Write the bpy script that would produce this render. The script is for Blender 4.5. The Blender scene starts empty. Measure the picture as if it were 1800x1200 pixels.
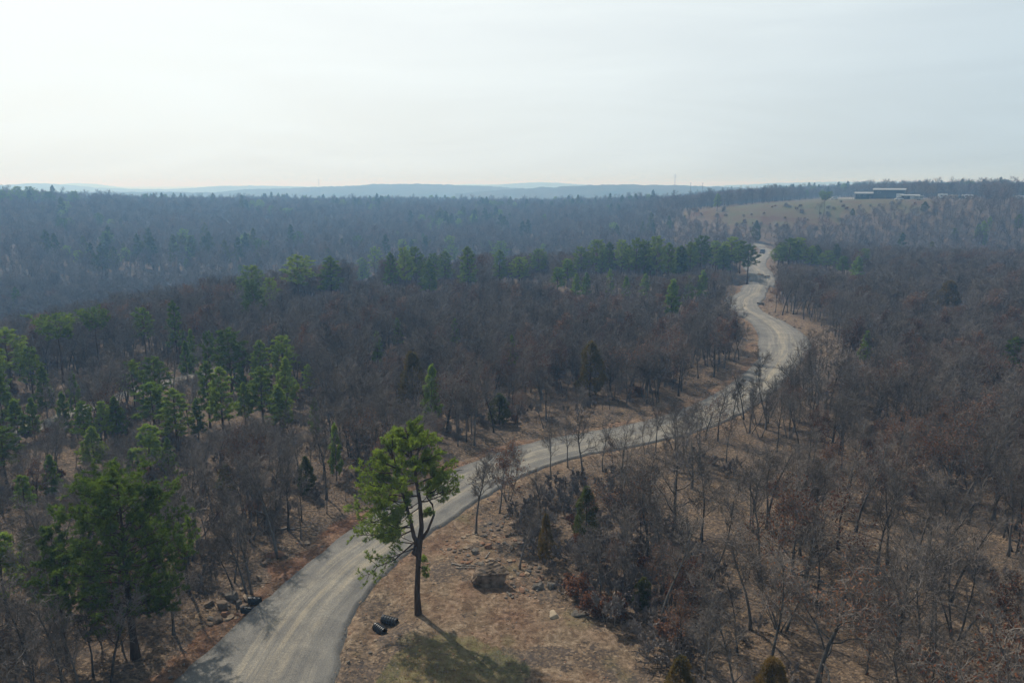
import bpy, math, random
import numpy as np
from mathutils import Vector, Matrix, Quaternion

S = bpy.context.scene
R = math.radians
# ------------------------------------------------------------------ camera
F, PITCH, CAMZ = 1350.0, R(11.6), 30.0
cam_d = bpy.data.cameras.new('camera')
cam = bpy.data.objects.new('camera', cam_d)
S.collection.objects.link(cam)
cam.location = (0, 0, CAMZ)
cam.rotation_euler = (R(90) - PITCH, 0, 0)
cam_d.sensor_width = 36
cam_d.lens = 27.0
cam_d.clip_start = 0.5
cam_d.clip_end = 60000
S.camera = cam
# ------------------------------------------------------------------ sky, sun, exposure
SUN_EL, SUN_AZ = R(48), R(-38)          # azimuth measured from +Y towards +X
sun_dir = Vector((math.sin(SUN_AZ) * math.cos(SUN_EL), math.cos(SUN_AZ) * math.cos(SUN_EL), math.sin(SUN_EL)))
W = bpy.data.worlds.new('World')
S.world = W
W.use_nodes = True
wn, wl = W.node_tree.nodes, W.node_tree.links
bg = wn['Background']
sky = wn.new('ShaderNodeTexSky')
sky.sky_type = 'NISHITA'
sky.sun_disc = False
sky.sun_elevation = SUN_EL
sky.sun_rotation = SUN_AZ
sky.altitude = 200
sky.air_density = 1.0
sky.dust_density = 4.5
sky.ozone_density = 1.0
tc = wn.new('ShaderNodeTexCoord')
# thin cirrus veil: stretched noise over the sky directions
mp = wn.new('ShaderNodeMapping'); mp.inputs['Scale'].default_value = (1.2, 2.0, 9.0); mp.inputs['Rotation'].default_value = (0.0, 0.12, 0.5)
wl.new(tc.outputs['Generated'], mp.inputs['Vector'])
nz = wn.new('ShaderNodeTexNoise'); nz.inputs['Scale'].default_value = 2.2; nz.inputs['Detail'].default_value = 5; nz.inputs['Roughness'].default_value = 0.55; nz.inputs['Distortion'].default_value = 0.6
wl.new(mp.outputs['Vector'], nz.inputs['Vector'])
cr = wn.new('ShaderNodeValToRGB')
cr.color_ramp.elements[0].position = 0.32; cr.color_ramp.elements[0].color = (0, 0, 0, 1)
cr.color_ramp.elements[1].position = 0.75; cr.color_ramp.elements[1].color = (1, 1, 1, 1)
wl.new(nz.outputs['Fac'], cr.inputs['Fac'])
ma = wn.new('ShaderNodeMath'); ma.operation = 'MULTIPLY_ADD'; ma.inputs[1].default_value = 0.17; ma.inputs[2].default_value = 0.82
wl.new(cr.outputs['Color'], ma.inputs[0])
mx = wn.new('ShaderNodeMix'); mx.data_type = 'RGBA'
wl.new(ma.outputs[0], mx.inputs['Factor'])
wl.new(sky.outputs['Color'], mx.inputs['A'])
# overhead and behind the camera the sky is a deeper, darker blue
# the veil is brightest towards the sun, upper left
dp = wn.new('ShaderNodeVectorMath'); dp.operation = 'DOT_PRODUCT'; dp.inputs[1].default_value = sun_dir
wl.new(tc.outputs['Generated'], dp.inputs[0])
mr = wn.new('ShaderNodeMapRange'); mr.interpolation_type = 'SMOOTHSTEP'
mr.inputs['From Min'].default_value = 0.10; mr.inputs['From Max'].default_value = 0.85
wl.new(dp.outputs['Value'], mr.inputs['Value'])
vc = wn.new('ShaderNodeMix'); vc.data_type = 'RGBA'
vc.inputs['A'].default_value = (5.3, 6.6, 7.5, 1); vc.inputs['B'].default_value = (9.9, 10.5, 10.4, 1)
wl.new(mr.outputs['Result'], vc.inputs['Factor'])
wl.new(vc.outputs['Result'], mx.inputs['B'])
sz = wn.new('ShaderNodeSeparateXYZ'); wl.new(tc.outputs['Generated'], sz.inputs[0])
ez = wn.new('ShaderNodeMapRange'); ez.interpolation_type = 'SMOOTHSTEP'; ez.inputs['From Min'].default_value = 0.22; ez.inputs['From Max'].default_value = 0.62
ez.inputs['To Min'].default_value = 0.0; ez.inputs['To Max'].default_value = 0.62; wl.new(sz.outputs['Z'], ez.inputs['Value'])
ey = wn.new('ShaderNodeMapRange'); ey.interpolation_type = 'SMOOTHSTEP'; ey.inputs['From Min'].default_value = 0.25; ey.inputs['From Max'].default_value = -0.45
ey.inputs['To Min'].default_value = 0.0; ey.inputs['To Max'].default_value = 0.60; wl.new(dp.outputs['Value'], ey.inputs['Value'])
em = wn.new('ShaderNodeMath'); em.operation = 'MAXIMUM'; wl.new(ez.outputs[0], em.inputs[0]); wl.new(ey.outputs[0], em.inputs[1])
dk = wn.new('ShaderNodeMix'); dk.data_type = 'RGBA'; dk.blend_type = 'MULTIPLY'
wl.new(em.outputs[0], dk.inputs['Factor']); wl.new(mx.outputs['Result'], dk.inputs['A']); dk.inputs['B'].default_value = (0.18, 0.24, 0.34, 1)
wl.new(dk.outputs['Result'], bg.inputs['Color'])
bg.inputs['Strength'].default_value = 0.10

sl = bpy.data.lights.new('sun', 'SUN')
sl.energy = 4.0
sl.angle = R(1.0)
sl.color = (1.0, 0.94, 0.84)
sun = bpy.data.objects.new('sun', sl)
S.collection.objects.link(sun)
sun.location = (-60, 80, 120)
sun.rotation_euler = sun_dir.to_track_quat('Z', 'Y').to_euler()

S.view_settings.view_transform = 'Standard'
S.view_settings.look = 'None'
S.view_settings.exposure = 0.0
S.view_settings.gamma = 1.0
S.render.engine = 'CYCLES'
S.cycles.use_denoising = True
S.cycles.denoiser = 'OPENIMAGEDENOISE'
S.cycles.denoising_input_passes = 'RGB_ALBEDO_NORMAL'
S.cycles.max_bounces = 5
S.cycles.diffuse_bounces = 2
S.cycles.glossy_bounces = 2
S.cycles.transmission_bounces = 2
S.cycles.transparent_max_bounces = 8
S.cycles.volume_bounces = 3
S.cycles.use_adaptive_sampling = False
S.cycles.sample_clamp_indirect = 4.0

# ------------------------------------------------------------------ helpers
def tag(o, label=None, cat=None, group=None, kind=None):
    if label: o['label'] = label
    if cat: o['category'] = cat
    if group: o['group'] = group
    if kind: o['kind'] = kind
    return o

def link(o, parent=None):
    S.collection.objects.link(o)
    if parent is not None: o.parent = parent
    return o

def mesh_np(name, V, faces, mats, mi=None, smooth=False):
    """faces: list of (array n x k) blocks"""
    me = bpy.data.meshes.new(name)
    V = np.asarray(V, dtype=np.float32).reshape(-1, 3)
    me.vertices.add(len(V)); me.vertices.foreach_set('co', V.ravel())
    blocks = [np.asarray(f, dtype=np.int32) for f in faces if len(f)]
    tot = sum(b.size for b in blocks); nf = sum(len(b) for b in blocks)
    me.loops.add(tot); me.polygons.add(nf)
    me.loops.foreach_set('vertex_index', np.concatenate([b.ravel() for b in blocks]))
    lt = np.concatenate([np.full(len(b), b.shape[1], dtype=np.int32) for b in blocks])
    ls = np.concatenate([[0], np.cumsum(lt)[:-1]]).astype(np.int32)
    me.polygons.foreach_set('loop_start', ls)
    if mi is not None:
        me.polygons.foreach_set('material_index', np.concatenate([np.full(len(b), m, dtype=np.int32) for b, m in zip(blocks, mi)]))
    me.polygons.foreach_set('use_smooth', np.full(nf, smooth, dtype=bool))
    for m in mats: me.materials.append(m)
    me.update(calc_edges=True)
    me.validate()
    return me

class MB:
    """collects geometry by material slot; quads and tris"""
    def __init__(s): s.V = []; s.n = 0; s.T = {}; s.Q = {}
    def add(s, V, T=None, Q=None, m=0):
        V = np.asarray(V, dtype=np.float32).reshape(-1, 3)
        if T is not None and len(T): s.T.setdefault(m, []).append(np.asarray(T, dtype=np.int32).reshape(-1, 3) + s.n)
        if Q is not None and len(Q): s.Q.setdefault(m, []).append(np.asarray(Q, dtype=np.int32).reshape(-1, 4) + s.n)
        s.V.append(V); s.n += len(V)
    def box(s, c, d, m=0, rz=0.0, top=None):
        x, y, z = [v / 2 for v in d]
        tx, ty = top if top else (1, 1)
        P = np.array([(-x, -y, -z), (x, -y, -z), (x, y, -z), (-x, y, -z), (-x*tx, -y*ty, z), (x*tx, -y*ty, z), (x*tx, y*ty, z), (-x*tx, y*ty, z)])
        if rz:
            c_, s_ = math.cos(rz), math.sin(rz)
            P = P @ np.array([[c_, s_, 0], [-s_, c_, 0], [0, 0, 1]])
        s.add(P + np.array(c), Q=[(0, 3, 2, 1), (4, 5, 6, 7), (0, 1, 5, 4), (1, 2, 6, 5), (2, 3, 7, 6), (3, 0, 4, 7)], m=m)
    def tube(s, P, rad, k=5, m=0, cap=True):
        P = np.asarray(P, dtype=float); n = len(P)
        rad = np.broadcast_to(np.asarray(rad, dtype=float), (n,))
        D = np.gradient(P, axis=0); D /= np.linalg.norm(D, axis=1)[:, None] + 1e-9
        a = np.array([0.0, 0.0, 1.0]) if abs(D[0][2]) < 0.9 else np.array([1.0, 0, 0])
        U = np.cross(D, a); U /= np.linalg.norm(U, axis=1)[:, None] + 1e-9
        Wv = np.cross(D, U)
        ang = np.arange(k) * 2 * math.pi / k
        ring = P[:, None, :] + rad[:, None, None] * (np.cos(ang)[None, :, None] * U[:, None, :] + np.sin(ang)[None, :, None] * Wv[:, None, :])
        i = np.arange(n - 1)[:, None] * k; j = np.arange(k)[None, :]; jn = (j + 1) % k
        Q = np.stack([i + j, i + jn, i + k + jn, i + k + j], -1).reshape(-1, 4)
        s.add(ring.reshape(-1, 3), Q=Q, m=m)
        if cap and k >= 4:
            b = s.n - n * k
            for off, flip in ((0, True), ((n - 1) * k, False)):
                idx = [(b + off, b + off + t, b + off + t + 1) for t in range(1, k - 1)]
                if flip: idx = [(p, r, q) for p, q, r in idx]
                s.T.setdefault(m, []).append(np.array(idx, dtype=np.int32))
    def me(s, name, mats, smooth=False):
        bl, mi = [], []
        for m, l in s.T.items(): bl.append(np.concatenate(l)); mi.append(m)
        for m, l in s.Q.items(): bl.append(np.concatenate(l)); mi.append(m)
        return mesh_np(name, np.concatenate(s.V), bl, mats, mi, smooth)
    def ob(s, name, mats, parent=None, smooth=False, loc=None):
        o = bpy.data.objects.new(name, s.me(name, mats if isinstance(mats, (list, tuple)) else [mats], smooth))
        if loc is not None: o.location = loc
        return link(o, parent)

def empty(name, loc, rz=0.0):
    o = bpy.data.objects.new(name, None)
    o.empty_display_size = 0.3
    o.location = loc; o.rotation_euler = (0, 0, rz)
    return link(o)

def hsh(x, y):
    v = np.sin(np.asarray(x) * 12.9898 + np.asarray(y) * 78.233) * 43758.5453
    return v - np.floor(v)
def vnoise(x, y):
    x = np.asarray(x, float); y = np.asarray(y, float)
    xi, yi = np.floor(x), np.floor(y); xf, yf = x - xi, y - yi
    u, v = xf * xf * (3 - 2 * xf), yf * yf * (3 - 2 * yf)
    a, b, c, d = hsh(xi, yi), hsh(xi + 1, yi), hsh(xi, yi + 1), hsh(xi + 1, yi + 1)
    return (a * (1 - u) + b * u) * (1 - v) + (c * (1 - u) + d * u) * v
def fbm(x, y, o=4):
    t, a = 0, 0.5
    for i in range(o):
        t = t + a * vnoise(x * 2 ** i + 17.3 * i, y * 2 ** i - 9.1 * i); a *= 0.5
    return t
def sstep(a, b, x):
    t = np.clip((x - a) / (b - a), 0, 1); return t * t * (3 - 2 * t)

# ------------------------------------------------------------------ materials
def nt(m):
    m.use_nodes = True
    return m.node_tree.nodes, m.node_tree.links
def ramp(n, stops):
    r = n.new('ShaderNodeValToRGB'); e = r.color_ramp.elements
    e[0].position, e[0].color = stops[0][0], (*stops[0][1], 1)
    e[1].position, e[1].color = stops[-1][0], (*stops[-1][1], 1)
    for p, c in stops[1:-1]:
        q = e.new(p); q.color = (*c, 1)
    return r
def noise(n, l, sc, det=4, rough=0.6, vec=None, dist=0.0):
    t = n.new('ShaderNodeTexNoise'); t.inputs['Scale'].default_value = sc; t.inputs['Detail'].default_value = det
    t.inputs['Roughness'].default_value = rough; t.inputs['Distortion'].default_value = dist
    if vec is not None: l.new(vec, t.inputs['Vector'])
    return t
def mixc(n, l, fac, a, b, mode='MIX'):
    m = n.new('ShaderNodeMix'); m.data_type = 'RGBA'; m.blend_type = mode
    for s_, v in (('Factor', fac), ('A', a), ('B', b)):
        if isinstance(v, (int, float)): m.inputs[s_].default_value = v
        elif isinstance(v, tuple): m.inputs[s_].default_value = (*v, 1)
        else: l.new(v, m.inputs[s_])
    return m.outputs['Result']
def math_(n, l, op, a, b=None, c=None, clamp=False):
    m = n.new('ShaderNodeMath'); m.operation = op; m.use_clamp = clamp
    for i, v in enumerate((a, b, c)):
        if v is None: continue
        if isinstance(v, (int, float)): m.inputs[i].default_value = v
        else: l.new(v, m.inputs[i])
    return m.outputs[0]
def mat_plain(name, col, rough=0.7, metal=0.0, var=0.15, sc=3.0, spec=0.3):
    m = bpy.data.materials.new(name); n, l = nt(m); b = n['Principled BSDF']
    tcn = n.new('ShaderNodeTexCoord')
    t = noise(n, l, sc, 5, 0.65, tcn.outputs['Object'])
    dk = tuple(c * (1 - var * 1.6) for c in col); lt = tuple(min(1, c * (1 + var)) for c in col)
    r = ramp(n, [(0.3, dk), (0.7, lt)]); l.new(t.outputs['Fac'], r.inputs['Fac'])
    l.new(r.outputs['Color'], b.inputs['Base Color'])
    b.inputs['Roughness'].default_value = rough; b.inputs['Metallic'].default_value = metal
    b.inputs['Specular IOR Level'].default_value = spec
    return m
def mat_leaf(name, c1, c2, c3, trans=0.35, sc=1.2):
    """foliage: colour varies by tree and by clump; some light comes through"""
    m = bpy.data.materials.new(name); n, l = nt(m); n.remove(n['Principled BSDF'])
    out = n['Material Output']; g = n.new('ShaderNodeNewGeometry'); oi = n.new('ShaderNodeObjectInfo')
    t = noise(n, l, sc, 3, 0.6, g.outputs['Position'])
    s_ = math_(n, l, 'MULTIPLY_ADD', oi.outputs['Random'], 0.35, -0.17)
    f = math_(n, l, 'ADD', t.outputs['Fac'], s_)
    r = ramp(n, [(0.3, c1), (0.5, c2), (0.72, c3)]); l.new(f, r.inputs['Fac'])
    d = n.new('ShaderNodeBsdfDiffuse'); tr = n.new('ShaderNodeBsdfTranslucent'); mx = n.new('ShaderNodeMixShader')
    l.new(r.outputs['Color'], d.inputs['Color'])
    tcx = mixc(n, l, 1.0, r.outputs['Color'], (1.0, 1.25, 0.6), 'MULTIPLY') if c2[1] > c2[0] else r.outputs['Color']
    l.new(tcx, tr.inputs['Color'])
    mx.inputs['Fac'].default_value = trans
    l.new(d.outputs[0], mx.inputs[1]); l.new(tr.outputs[0], mx.inputs[2]); l.new(mx.outputs[0], out.inputs['Surface'])
    return m
def mat_bark(name, c1, c2, sc=6.0):
    m = bpy.data.materials.new(name); n, l = nt(m); b = n['Principled BSDF']
    g = n.new('ShaderNodeNewGeometry'); oi = n.new('ShaderNodeObjectInfo')
    mp = n.new('ShaderNodeMapping'); mp.inputs['Scale'].default_value = (1, 1, 0.25); l.new(g.outputs['Position'], mp.inputs['Vector'])
    t = noise(n, l, sc, 4, 0.7, mp.outputs['Vector'])
    f = math_(n, l, 'ADD', t.outputs['Fac'], math_(n, l, 'MULTIPLY_ADD', oi.outputs['Random'], 0.3, -0.15))
    r = ramp(n, [(0.3, c1), (0.7, c2)]); l.new(f, r.inputs['Fac']); l.new(r.outputs['Color'], b.inputs['Base Color'])
    b.inputs['Roughness'].default_value = 0.9; b.inputs['Specular IOR Level'].default_value = 0.15
    bp = n.new('ShaderNodeBump'); bp.inputs['Strength'].default_value = 0.6; bp.inputs['Distance'].default_value = 0.03
    l.new(t.outputs['Fac'], bp.inputs['Height']); l.new(bp.outputs[0], b.inputs['Normal'])
    return m

M = {}
M['bark'] = mat_bark('oak bark', (0.040, 0.036, 0.032), (0.18, 0.165, 0.148))
M['twig'] = mat_bark('oak twigs', (0.078, 0.066, 0.056), (0.225, 0.192, 0.165), 2.0)
M['pinebark'] = mat_bark('pine bark', (0.045, 0.030, 0.022), (0.13, 0.085, 0.06))
M['needle'] = mat_leaf('pine needles', (0.078, 0.100, 0.031), (0.155, 0.188, 0.050), (0.275, 0.305, 0.075), 0.5)
M['needle_hero'] = mat_leaf('pine needles tinted sunlit', (0.090, 0.118, 0.032), (0.180, 0.212, 0.052), (0.31, 0.34, 0.080), 0.5)  # lighter copy of the pine needles for the big pines, sunlight put into the colour
M['needle_y'] = mat_leaf('young pine needles', (0.105, 0.140, 0.034), (0.18, 0.225, 0.050), (0.28, 0.32, 0.075), 0.5)
M['cedar'] = mat_leaf('cedar foliage', (0.075, 0.070, 0.028), (0.150, 0.118, 0.042), (0.26, 0.170, 0.055), 0.4)
M['cedar_g'] = mat_leaf('green cedar foliage', (0.050, 0.058, 0.026), (0.095, 0.102, 0.040), (0.17, 0.140, 0.060), 0.4)
M['deadleaf'] = mat_leaf('dead oak leaves', (0.090, 0.037, 0.023), (0.170, 0.074, 0.042), (0.29, 0.155, 0.095), 0.35, 2.0)
M['litter'] = mat_leaf('fallen leaves', (0.10, 0.062, 0.038), (0.20, 0.130, 0.078), (0.40, 0.29, 0.19), 0.15, 9.0)
M['brush'] = mat_bark('brush stems', (0.12, 0.10, 0.088), (0.26, 0.225, 0.20), 2.0)
M['bud'] = mat_leaf('pale twig buds', (0.18, 0.14, 0.10), (0.24, 0.19, 0.13), (0.32, 0.26, 0.17), 0.3)

# ------------------------------------------------------------------ terrain
AZ = [-180, -70, -33, -20, -10, 0, 12, 18, 25, 33, 60, 180]
DE = [120, 135, 142, 196, 236, 252, 272, 300, 300, 310, 300, 120]      # where the near ridge ends
DD = [16, 17, 18, 18, 17, 15, 10, 4.0, 8, 10, 10, 20]                 # how deep the valley is
AZ2 = [-180, -33, -24, 0, 8, 13, 18, 25, 33, 70, 180]
DR = [700, 740, 800, 860, 800, 520, 520, 525, 545, 545, 700]           # where the far slope tops out
ZP = [6, 14, 8, 4, 5, 11.8, 16.6, 20.2, 20.2, 18, 6]                # its height
ZB = [-18, -18, -20, -22, -18, 5, 13, 19, 19.5, 16, 6]                            # height behind the brow
crest_xy = [0, 0]
def T0(x, y):
    x = np.asarray(x, float); y = np.asarray(y, float)
    r = np.hypot(x, y) + 1e-6; az = np.degrees(np.arctan2(x, y))
    dE = np.interp(az, AZ, DE) + 14 * (fbm(x / 60, y / 60, 2) - 0.4)
    D = np.interp(az, AZ, DD)
    dr = np.interp(az, AZ2, DR); zp = np.interp(az, AZ2, ZP); zb = np.interp(az, AZ2, ZB)
    z = -D * sstep(-25, 150, r - dE)
    st = dE + 130
    t = np.clip((r - st) / (dr - st), 0, 1)
    t = 0.5 * t + 0.5 * t * t * (3 - 2 * t)
    z = z + (D + zp) * t
    z = z + (zb - zp) * sstep(dr + 70, dr + 330, r)
    z = z + 9.0 * sstep(260, 420, r) * (1 - sstep(8, 12, az)) * (fbm(x / 190 + 5, y / 190, 2) - 0.38)
    far = sstep(120, 400, r)
    z = z + far * (fbm(x / 120, y / 120, 3) - 0.45) * (3.0 - 2.0 * sstep(430, 520, r) * (az > 11) * (az < 40))
    z = z + (-14 - z) * sstep(1500, 3000, r)
    z = z + 1.5 * np.exp(-((x - 70.5)**2 + (y - 221)**2) / 90.0) - 3.2 * np.exp(-((x - 80)**2 + (y - 246)**2) / 200.0)
    return z
def ray(px, py):
    cx, cy = (px - 900) / F, (600 - py) / F
    sp, cp = math.sin(PITCH), math.cos(PITCH)
    return np.array([cx, cp + cy * sp, -sp + cy * cp])
def at(px, py, T=T0):
    d = ray(px, py); d = d / math.hypot(d[0], d[1])
    rr = np.concatenate([np.arange(20, 500, 0.5), np.arange(500, 4000, 4)])
    g = CAMZ + d[2] * rr - T(d[0] * rr, d[1] * rr)
    i = int(np.argmax(g < 0)) if (g < 0).any() else len(rr) - 1
    if i > 0 and g[i] < 0:
        f = g[i - 1] / (g[i - 1] - g[i]); r = rr[i - 1] + f * (rr[i] - rr[i - 1])
    else: r = rr[i]
    return np.array([d[0] * r, d[1] * r, float(T(d[0] * r, d[1] * r))])
def at_top(px, py, h):
    """ground point of a thing of height h whose top shows at this pixel"""
    p = at(px, py, lambda x, y: T0(x, y) + h)
    return np.array([p[0], p[1], float(T0(p[0], p[1]))])
def proj(x, y, z):
    sp, cp = math.sin(PITCH), math.cos(PITCH)
    dz = z - CAMZ; w = y * cp - dz * sp; v = y * sp + dz * cp
    return 900 + F * x / w, 600 - F * v / w

# road edges, (left, right) pixel pairs on the ground, near to far
EDG = [((200, 1290), (590, 1330)), ((290, 1200), (604, 1200)), ((395, 1112), (608, 1110)), ((500, 1024), (655, 1032)),
       ((560, 974), (698, 986)), ((620, 928), (735, 952)), ((700, 884), (790, 904)), ((770, 848), (842, 868)),
       ((830, 817), (900, 838)), ((900, 790), (968, 812)), ((980, 768), (1050, 794)), ((1080, 750), (1150, 778)),
       ((1170, 728), (1245, 752)), ((1243, 700), (1318, 718)), ((1300, 664), (1372, 676)), ((1335, 632), (1400, 638)),
       ((1343, 612), (1414, 604)), ((1336, 588), (1408, 584)), ((1317, 565), (1378, 564)), ((1297, 548), (1344, 552)),
       ((1284, 531), (1328, 538)), ((1288, 518), (1334, 528)), ((1303, 508), (1348, 514))]
C = []
for (a, b) in EDG:
    A, B = at(*a), at(*b)
    C.append((*((A + B) / 2)[:2], np.linalg.norm((A - B)[:2]) / 2, *((B - A)[:2])))
C = np.array(C)
# beyond the crest the road dips and climbs on
FARC = [((1340, 494)), ((1336, 480)), ((1326, 466)), ((1334, 452)), ((1352, 443)), ((1346, 435)), ((1322, 429)), ((1290, 424))]
far = []
for p in FARC:
    q = at(*p); far.append(q[:2])
near_c = C[:, :2]; near_w = C[:, 2]
ctrl = np.concatenate([[(-26, -45), (-21.5, -18), (-18, 8), (-16.4, 24)], near_c, far])
wid = np.concatenate([np.full(4, 4.2), near_w, np.full(len(far), 4.6)])
wid = np.clip(wid, 3.6, 5.2)
def spline(P, n=14):
    P = np.asarray(P, float); out = []
    Q = np.concatenate([[2 * P[0] - P[1]], P, [2 * P[-1] - P[-2]]])
    for i in range(1, len(Q) - 2):
        for t in np.linspace(0, 1, n, endpoint=False):
            out.append(0.5 * ((2 * Q[i]) + (-Q[i-1] + Q[i+1]) * t + (2*Q[i-1] - 5*Q[i] + 4*Q[i+1] - Q[i+2]) * t*t + (-Q[i-1] + 3*Q[i] - 3*Q[i+1] + Q[i+2]) * t**3))
    out.append(P[-1]); return np.array(out)
sp_ = spline(np.column_stack([ctrl, wid]))
def resample(P, step):
    d = np.concatenate([[0], np.cumsum(np.linalg.norm(np.diff(P[:, :2], axis=0), axis=1))])
    s = np.arange(0, d[-1], step)
    return np.column_stack([np.interp(s, d, P[:, k]) for k in range(P.shape[1])]), s
ROAD, ROAD_S = resample(sp_, 0.6)
for _ in range(12):   # iron the kinks out of the traced line
    ROAD[1:-1] = (ROAD[:-2] + 2 * ROAD[1:-1] + ROAD[2:]) / 4
RT = np.gradient(ROAD[:, :2], axis=0); RT /= np.linalg.norm(RT, axis=1)[:, None]
TRK_PX = [(-60, 800), (20, 768), (100, 738), (220, 694), (340, 662), (450, 630), (550, 599), (620, 590), (700, 574), (790, 556)]
TRK, TRK_S = resample(spline(np.array([at(*p)[:2] for p in TRK_PX])), 1.5)
def near_line(x, y, L, chunk=20000):
    x = np.atleast_1d(np.asarray(x, float)); y = np.atleast_1d(np.asarray(y, float))
    D = np.empty(len(x)); I = np.empty(len(x), int)
    for a in range(0, len(x), chunk):
        d = (x[a:a+chunk, None] - L[None, :, 0])**2 + (y[a:a+chunk, None] - L[None, :, 1])**2
        i = d.argmin(1); I[a:a+chunk] = i; D[a:a+chunk] = np.sqrt(d[np.arange(len(i)), i])
    return D, I
def road_sd(x, y):
    """distance from the road's edge (negative on it) and side (+1 right, -1 left)"""
    D, I = near_line(x, y, ROAD[::2])
    I = I * 2
    side = np.sign((np.atleast_1d(x) - ROAD[I, 0]) * RT[I, 1] - (np.atleast_1d(y) - ROAD[I, 1]) * RT[I, 0])
    return D - ROAD[I, 2], side, I
def inpoly(x, y, P):
    x = np.atleast_1d(x); y = np.atleast_1d(y); c = np.zeros(len(x), bool); n = len(P)
    for i in range(n):
        x1, y1 = P[i]; x2, y2 = P[(i + 1) % n]
        if y1 == y2: continue
        k = ((y1 > y) != (y2 > y)) & (x < (x2 - x1) * (y - y1) / (y2 - y1) + x1); c ^= k
    return c
def poly_px(L): return [tuple(at(*p)[:2]) for p in L]
CLEAR = poly_px([(596, 1330), (604, 1180), (612, 1090), (660, 1010), (735, 945), (800, 892), (838, 880), (852, 905), (900, 935), (925, 975),
                 (965, 1020), (985, 1062), (1050, 1090), (1105, 1130), (1145, 1200), (1180, 1330)])
GRASSY = poly_px([(690, 1150), (760, 1122), (850, 1120), (905, 1150), (925, 1195), (900, 1290), (690, 1290), (660, 1190)])
VERGE_R = poly_px([(1345, 512), (1372, 535), (1400, 556), (1450, 580), (1482, 610), (1470, 640), (1418, 640), (1412, 606), (1390, 575), (1352, 556), (1335, 530)])
HILL = poly_px([(1190, 377), (1260, 366), (1350, 357), (1450, 348), (1500, 347), (1625, 349), (1655, 372), (1600, 378), (1520, 372), (1470, 382), (1480, 398), (1400, 405), (1280, 398), (1200, 388)])
FIELD_L = poly_px([(55, 366), (100, 360), (165, 361), (160, 368), (60, 374)])
FIELD_C = poly_px([(690, 366), (740, 363), (815, 365), (812, 370), (700, 371)])

def Tz(x, y, sd=None):
    """the ground as built: terrain plus small relief away from the road"""
    x = np.asarray(x, float); y = np.asarray(y, float)
    if sd is None: sd = road_sd(x.ravel(), y.ravel())[0].reshape(x.shape)
    z = T0(x, y)
    w = sstep(0.2, 4.0, sd)
    z = z + w * ((fbm(x / 6.0, y / 6.0, 3) - 0.45) * 0.55 + (fbm(x * 1.3, y * 1.3, 3) - 0.45) * 0.16)
    z = z - 0.30 * np.exp(-((sd - 1.9) / 1.1) ** 2)          # shallow ditch along the road
    z = np.where(sd < 0.3, T0(x, y) - 0.16, z)
    for (cx, cy, rad, dep) in PITS:
        z = z - dep * np.exp(-(((x - cx)**2 + (y - cy)**2) / rad**2))
    return z
P_pipe = [at(686, 1078), at(668, 1096), at(441, 1058), at(428, 1071)]
PITS = [(P_pipe[0][0] + 0.4, P_pipe[0][1], 1.1, 0.45), (P_pipe[1][0] + 0.4, P_pipe[1][1], 1.0, 0.4), (P_pipe[2][0] - 0.7, P_pipe[2][1] - 0.1, 1.2, 0.4), (P_pipe[3][0] - 0.6, P_pipe[3][1], 1.0, 0.3)]
def gz(x, y): return float(Tz(np.array([x]), np.array([y]))[0])
def gat(px, py):
    p = at(px, py); return np.array([p[0], p[1], gz(p[0], p[1])])

# ground sheet: rings around the clearing out past the horizon
rr = [6.0]
while rr[-1] < 400: rr.append(rr[-1] + max(0.30, rr[-1] * 0.0062))
while rr[-1] < 14500: rr.append(rr[-1] * 1.018)
rr = np.array(rr)
aa = np.concatenate([np.arange(-180, -44, 4.0), np.arange(-44, 44.01, 0.24), np.arange(48, 180.1, 4.0)])
A_, R_ = np.meshgrid(np.radians(aa), rr)
X, Y = (np.sin(A_) * R_), (np.cos(A_) * R_)
sd = np.full(X.size, 999.0); side = np.ones(X.size)
nearm = (R_.ravel() < 430) & (np.abs(A_.ravel()) < 0.9)
s1, s2, _ = road_sd(X.ravel()[nearm], Y.ravel()[nearm])
sd[nearm] = s1; side[nearm] = s2
Z = Tz(X.ravel(), Y.ravel(), sd)
nr, na = X.shape
idx = np.arange(nr * na).reshape(nr, na)
Qf = np.stack([idx[:-1, :-1], idx[:-1, 1:], idx[1:, 1:], idx[1:, :-1]], -1).reshape(-1, 4)[:, ::-1]
V = np.column_stack([X.ravel(), Y.ravel(), Z])
V = np.concatenate([V, [[0, 0, float(T0(0.01, 0.01))]]])
Tf = np.stack([idx[0, 1:], idx[0, :-1], np.full(na - 1, len(V) - 1)], -1)
# masks of what the ground is made of
xr, yr = X.ravel(), Y.ravel()
wob = (fbm(xr / 3.0, yr / 3.0, 3) - 0.45)
dirt = np.zeros(len(xr)); clay = np.zeros(len(xr)); grass = np.zeros(len(xr)); dry = np.zeros(len(xr))
vw = np.where(side < 0, 2.0 - 0.7 * sstep(70, 110, R_.ravel()), 1.3) + wob * 5.0
dirt = np.maximum(dirt, 1 - sstep(vw - 0.8, vw + 0.8, sd))
clay = np.where(side < 0, 0.80 - 0.45 * sstep(60, 110, R_.ravel()), 0.2) + wob * 0.8
cm = inpoly(xr + wob * 2.5, yr + wob * 2.5, CLEAR) & (R_.ravel() < 130)
soft = np.zeros(len(xr)); nn_ = R_.ravel() < 130
for dx, dy in ((0, 0), (1.3, 0), (-1.3, 0), (0, 1.3), (0, -1.3), (2.4, 1.6), (-2.4, 1.6), (2.2, -1.8), (-2.2, -1.8)):
    soft[nn_] += inpoly(xr[nn_] + wob[nn_] * 6 + dx, yr[nn_] + wob[nn_] * 6 + dy, CLEAR) / 9.0
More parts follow.
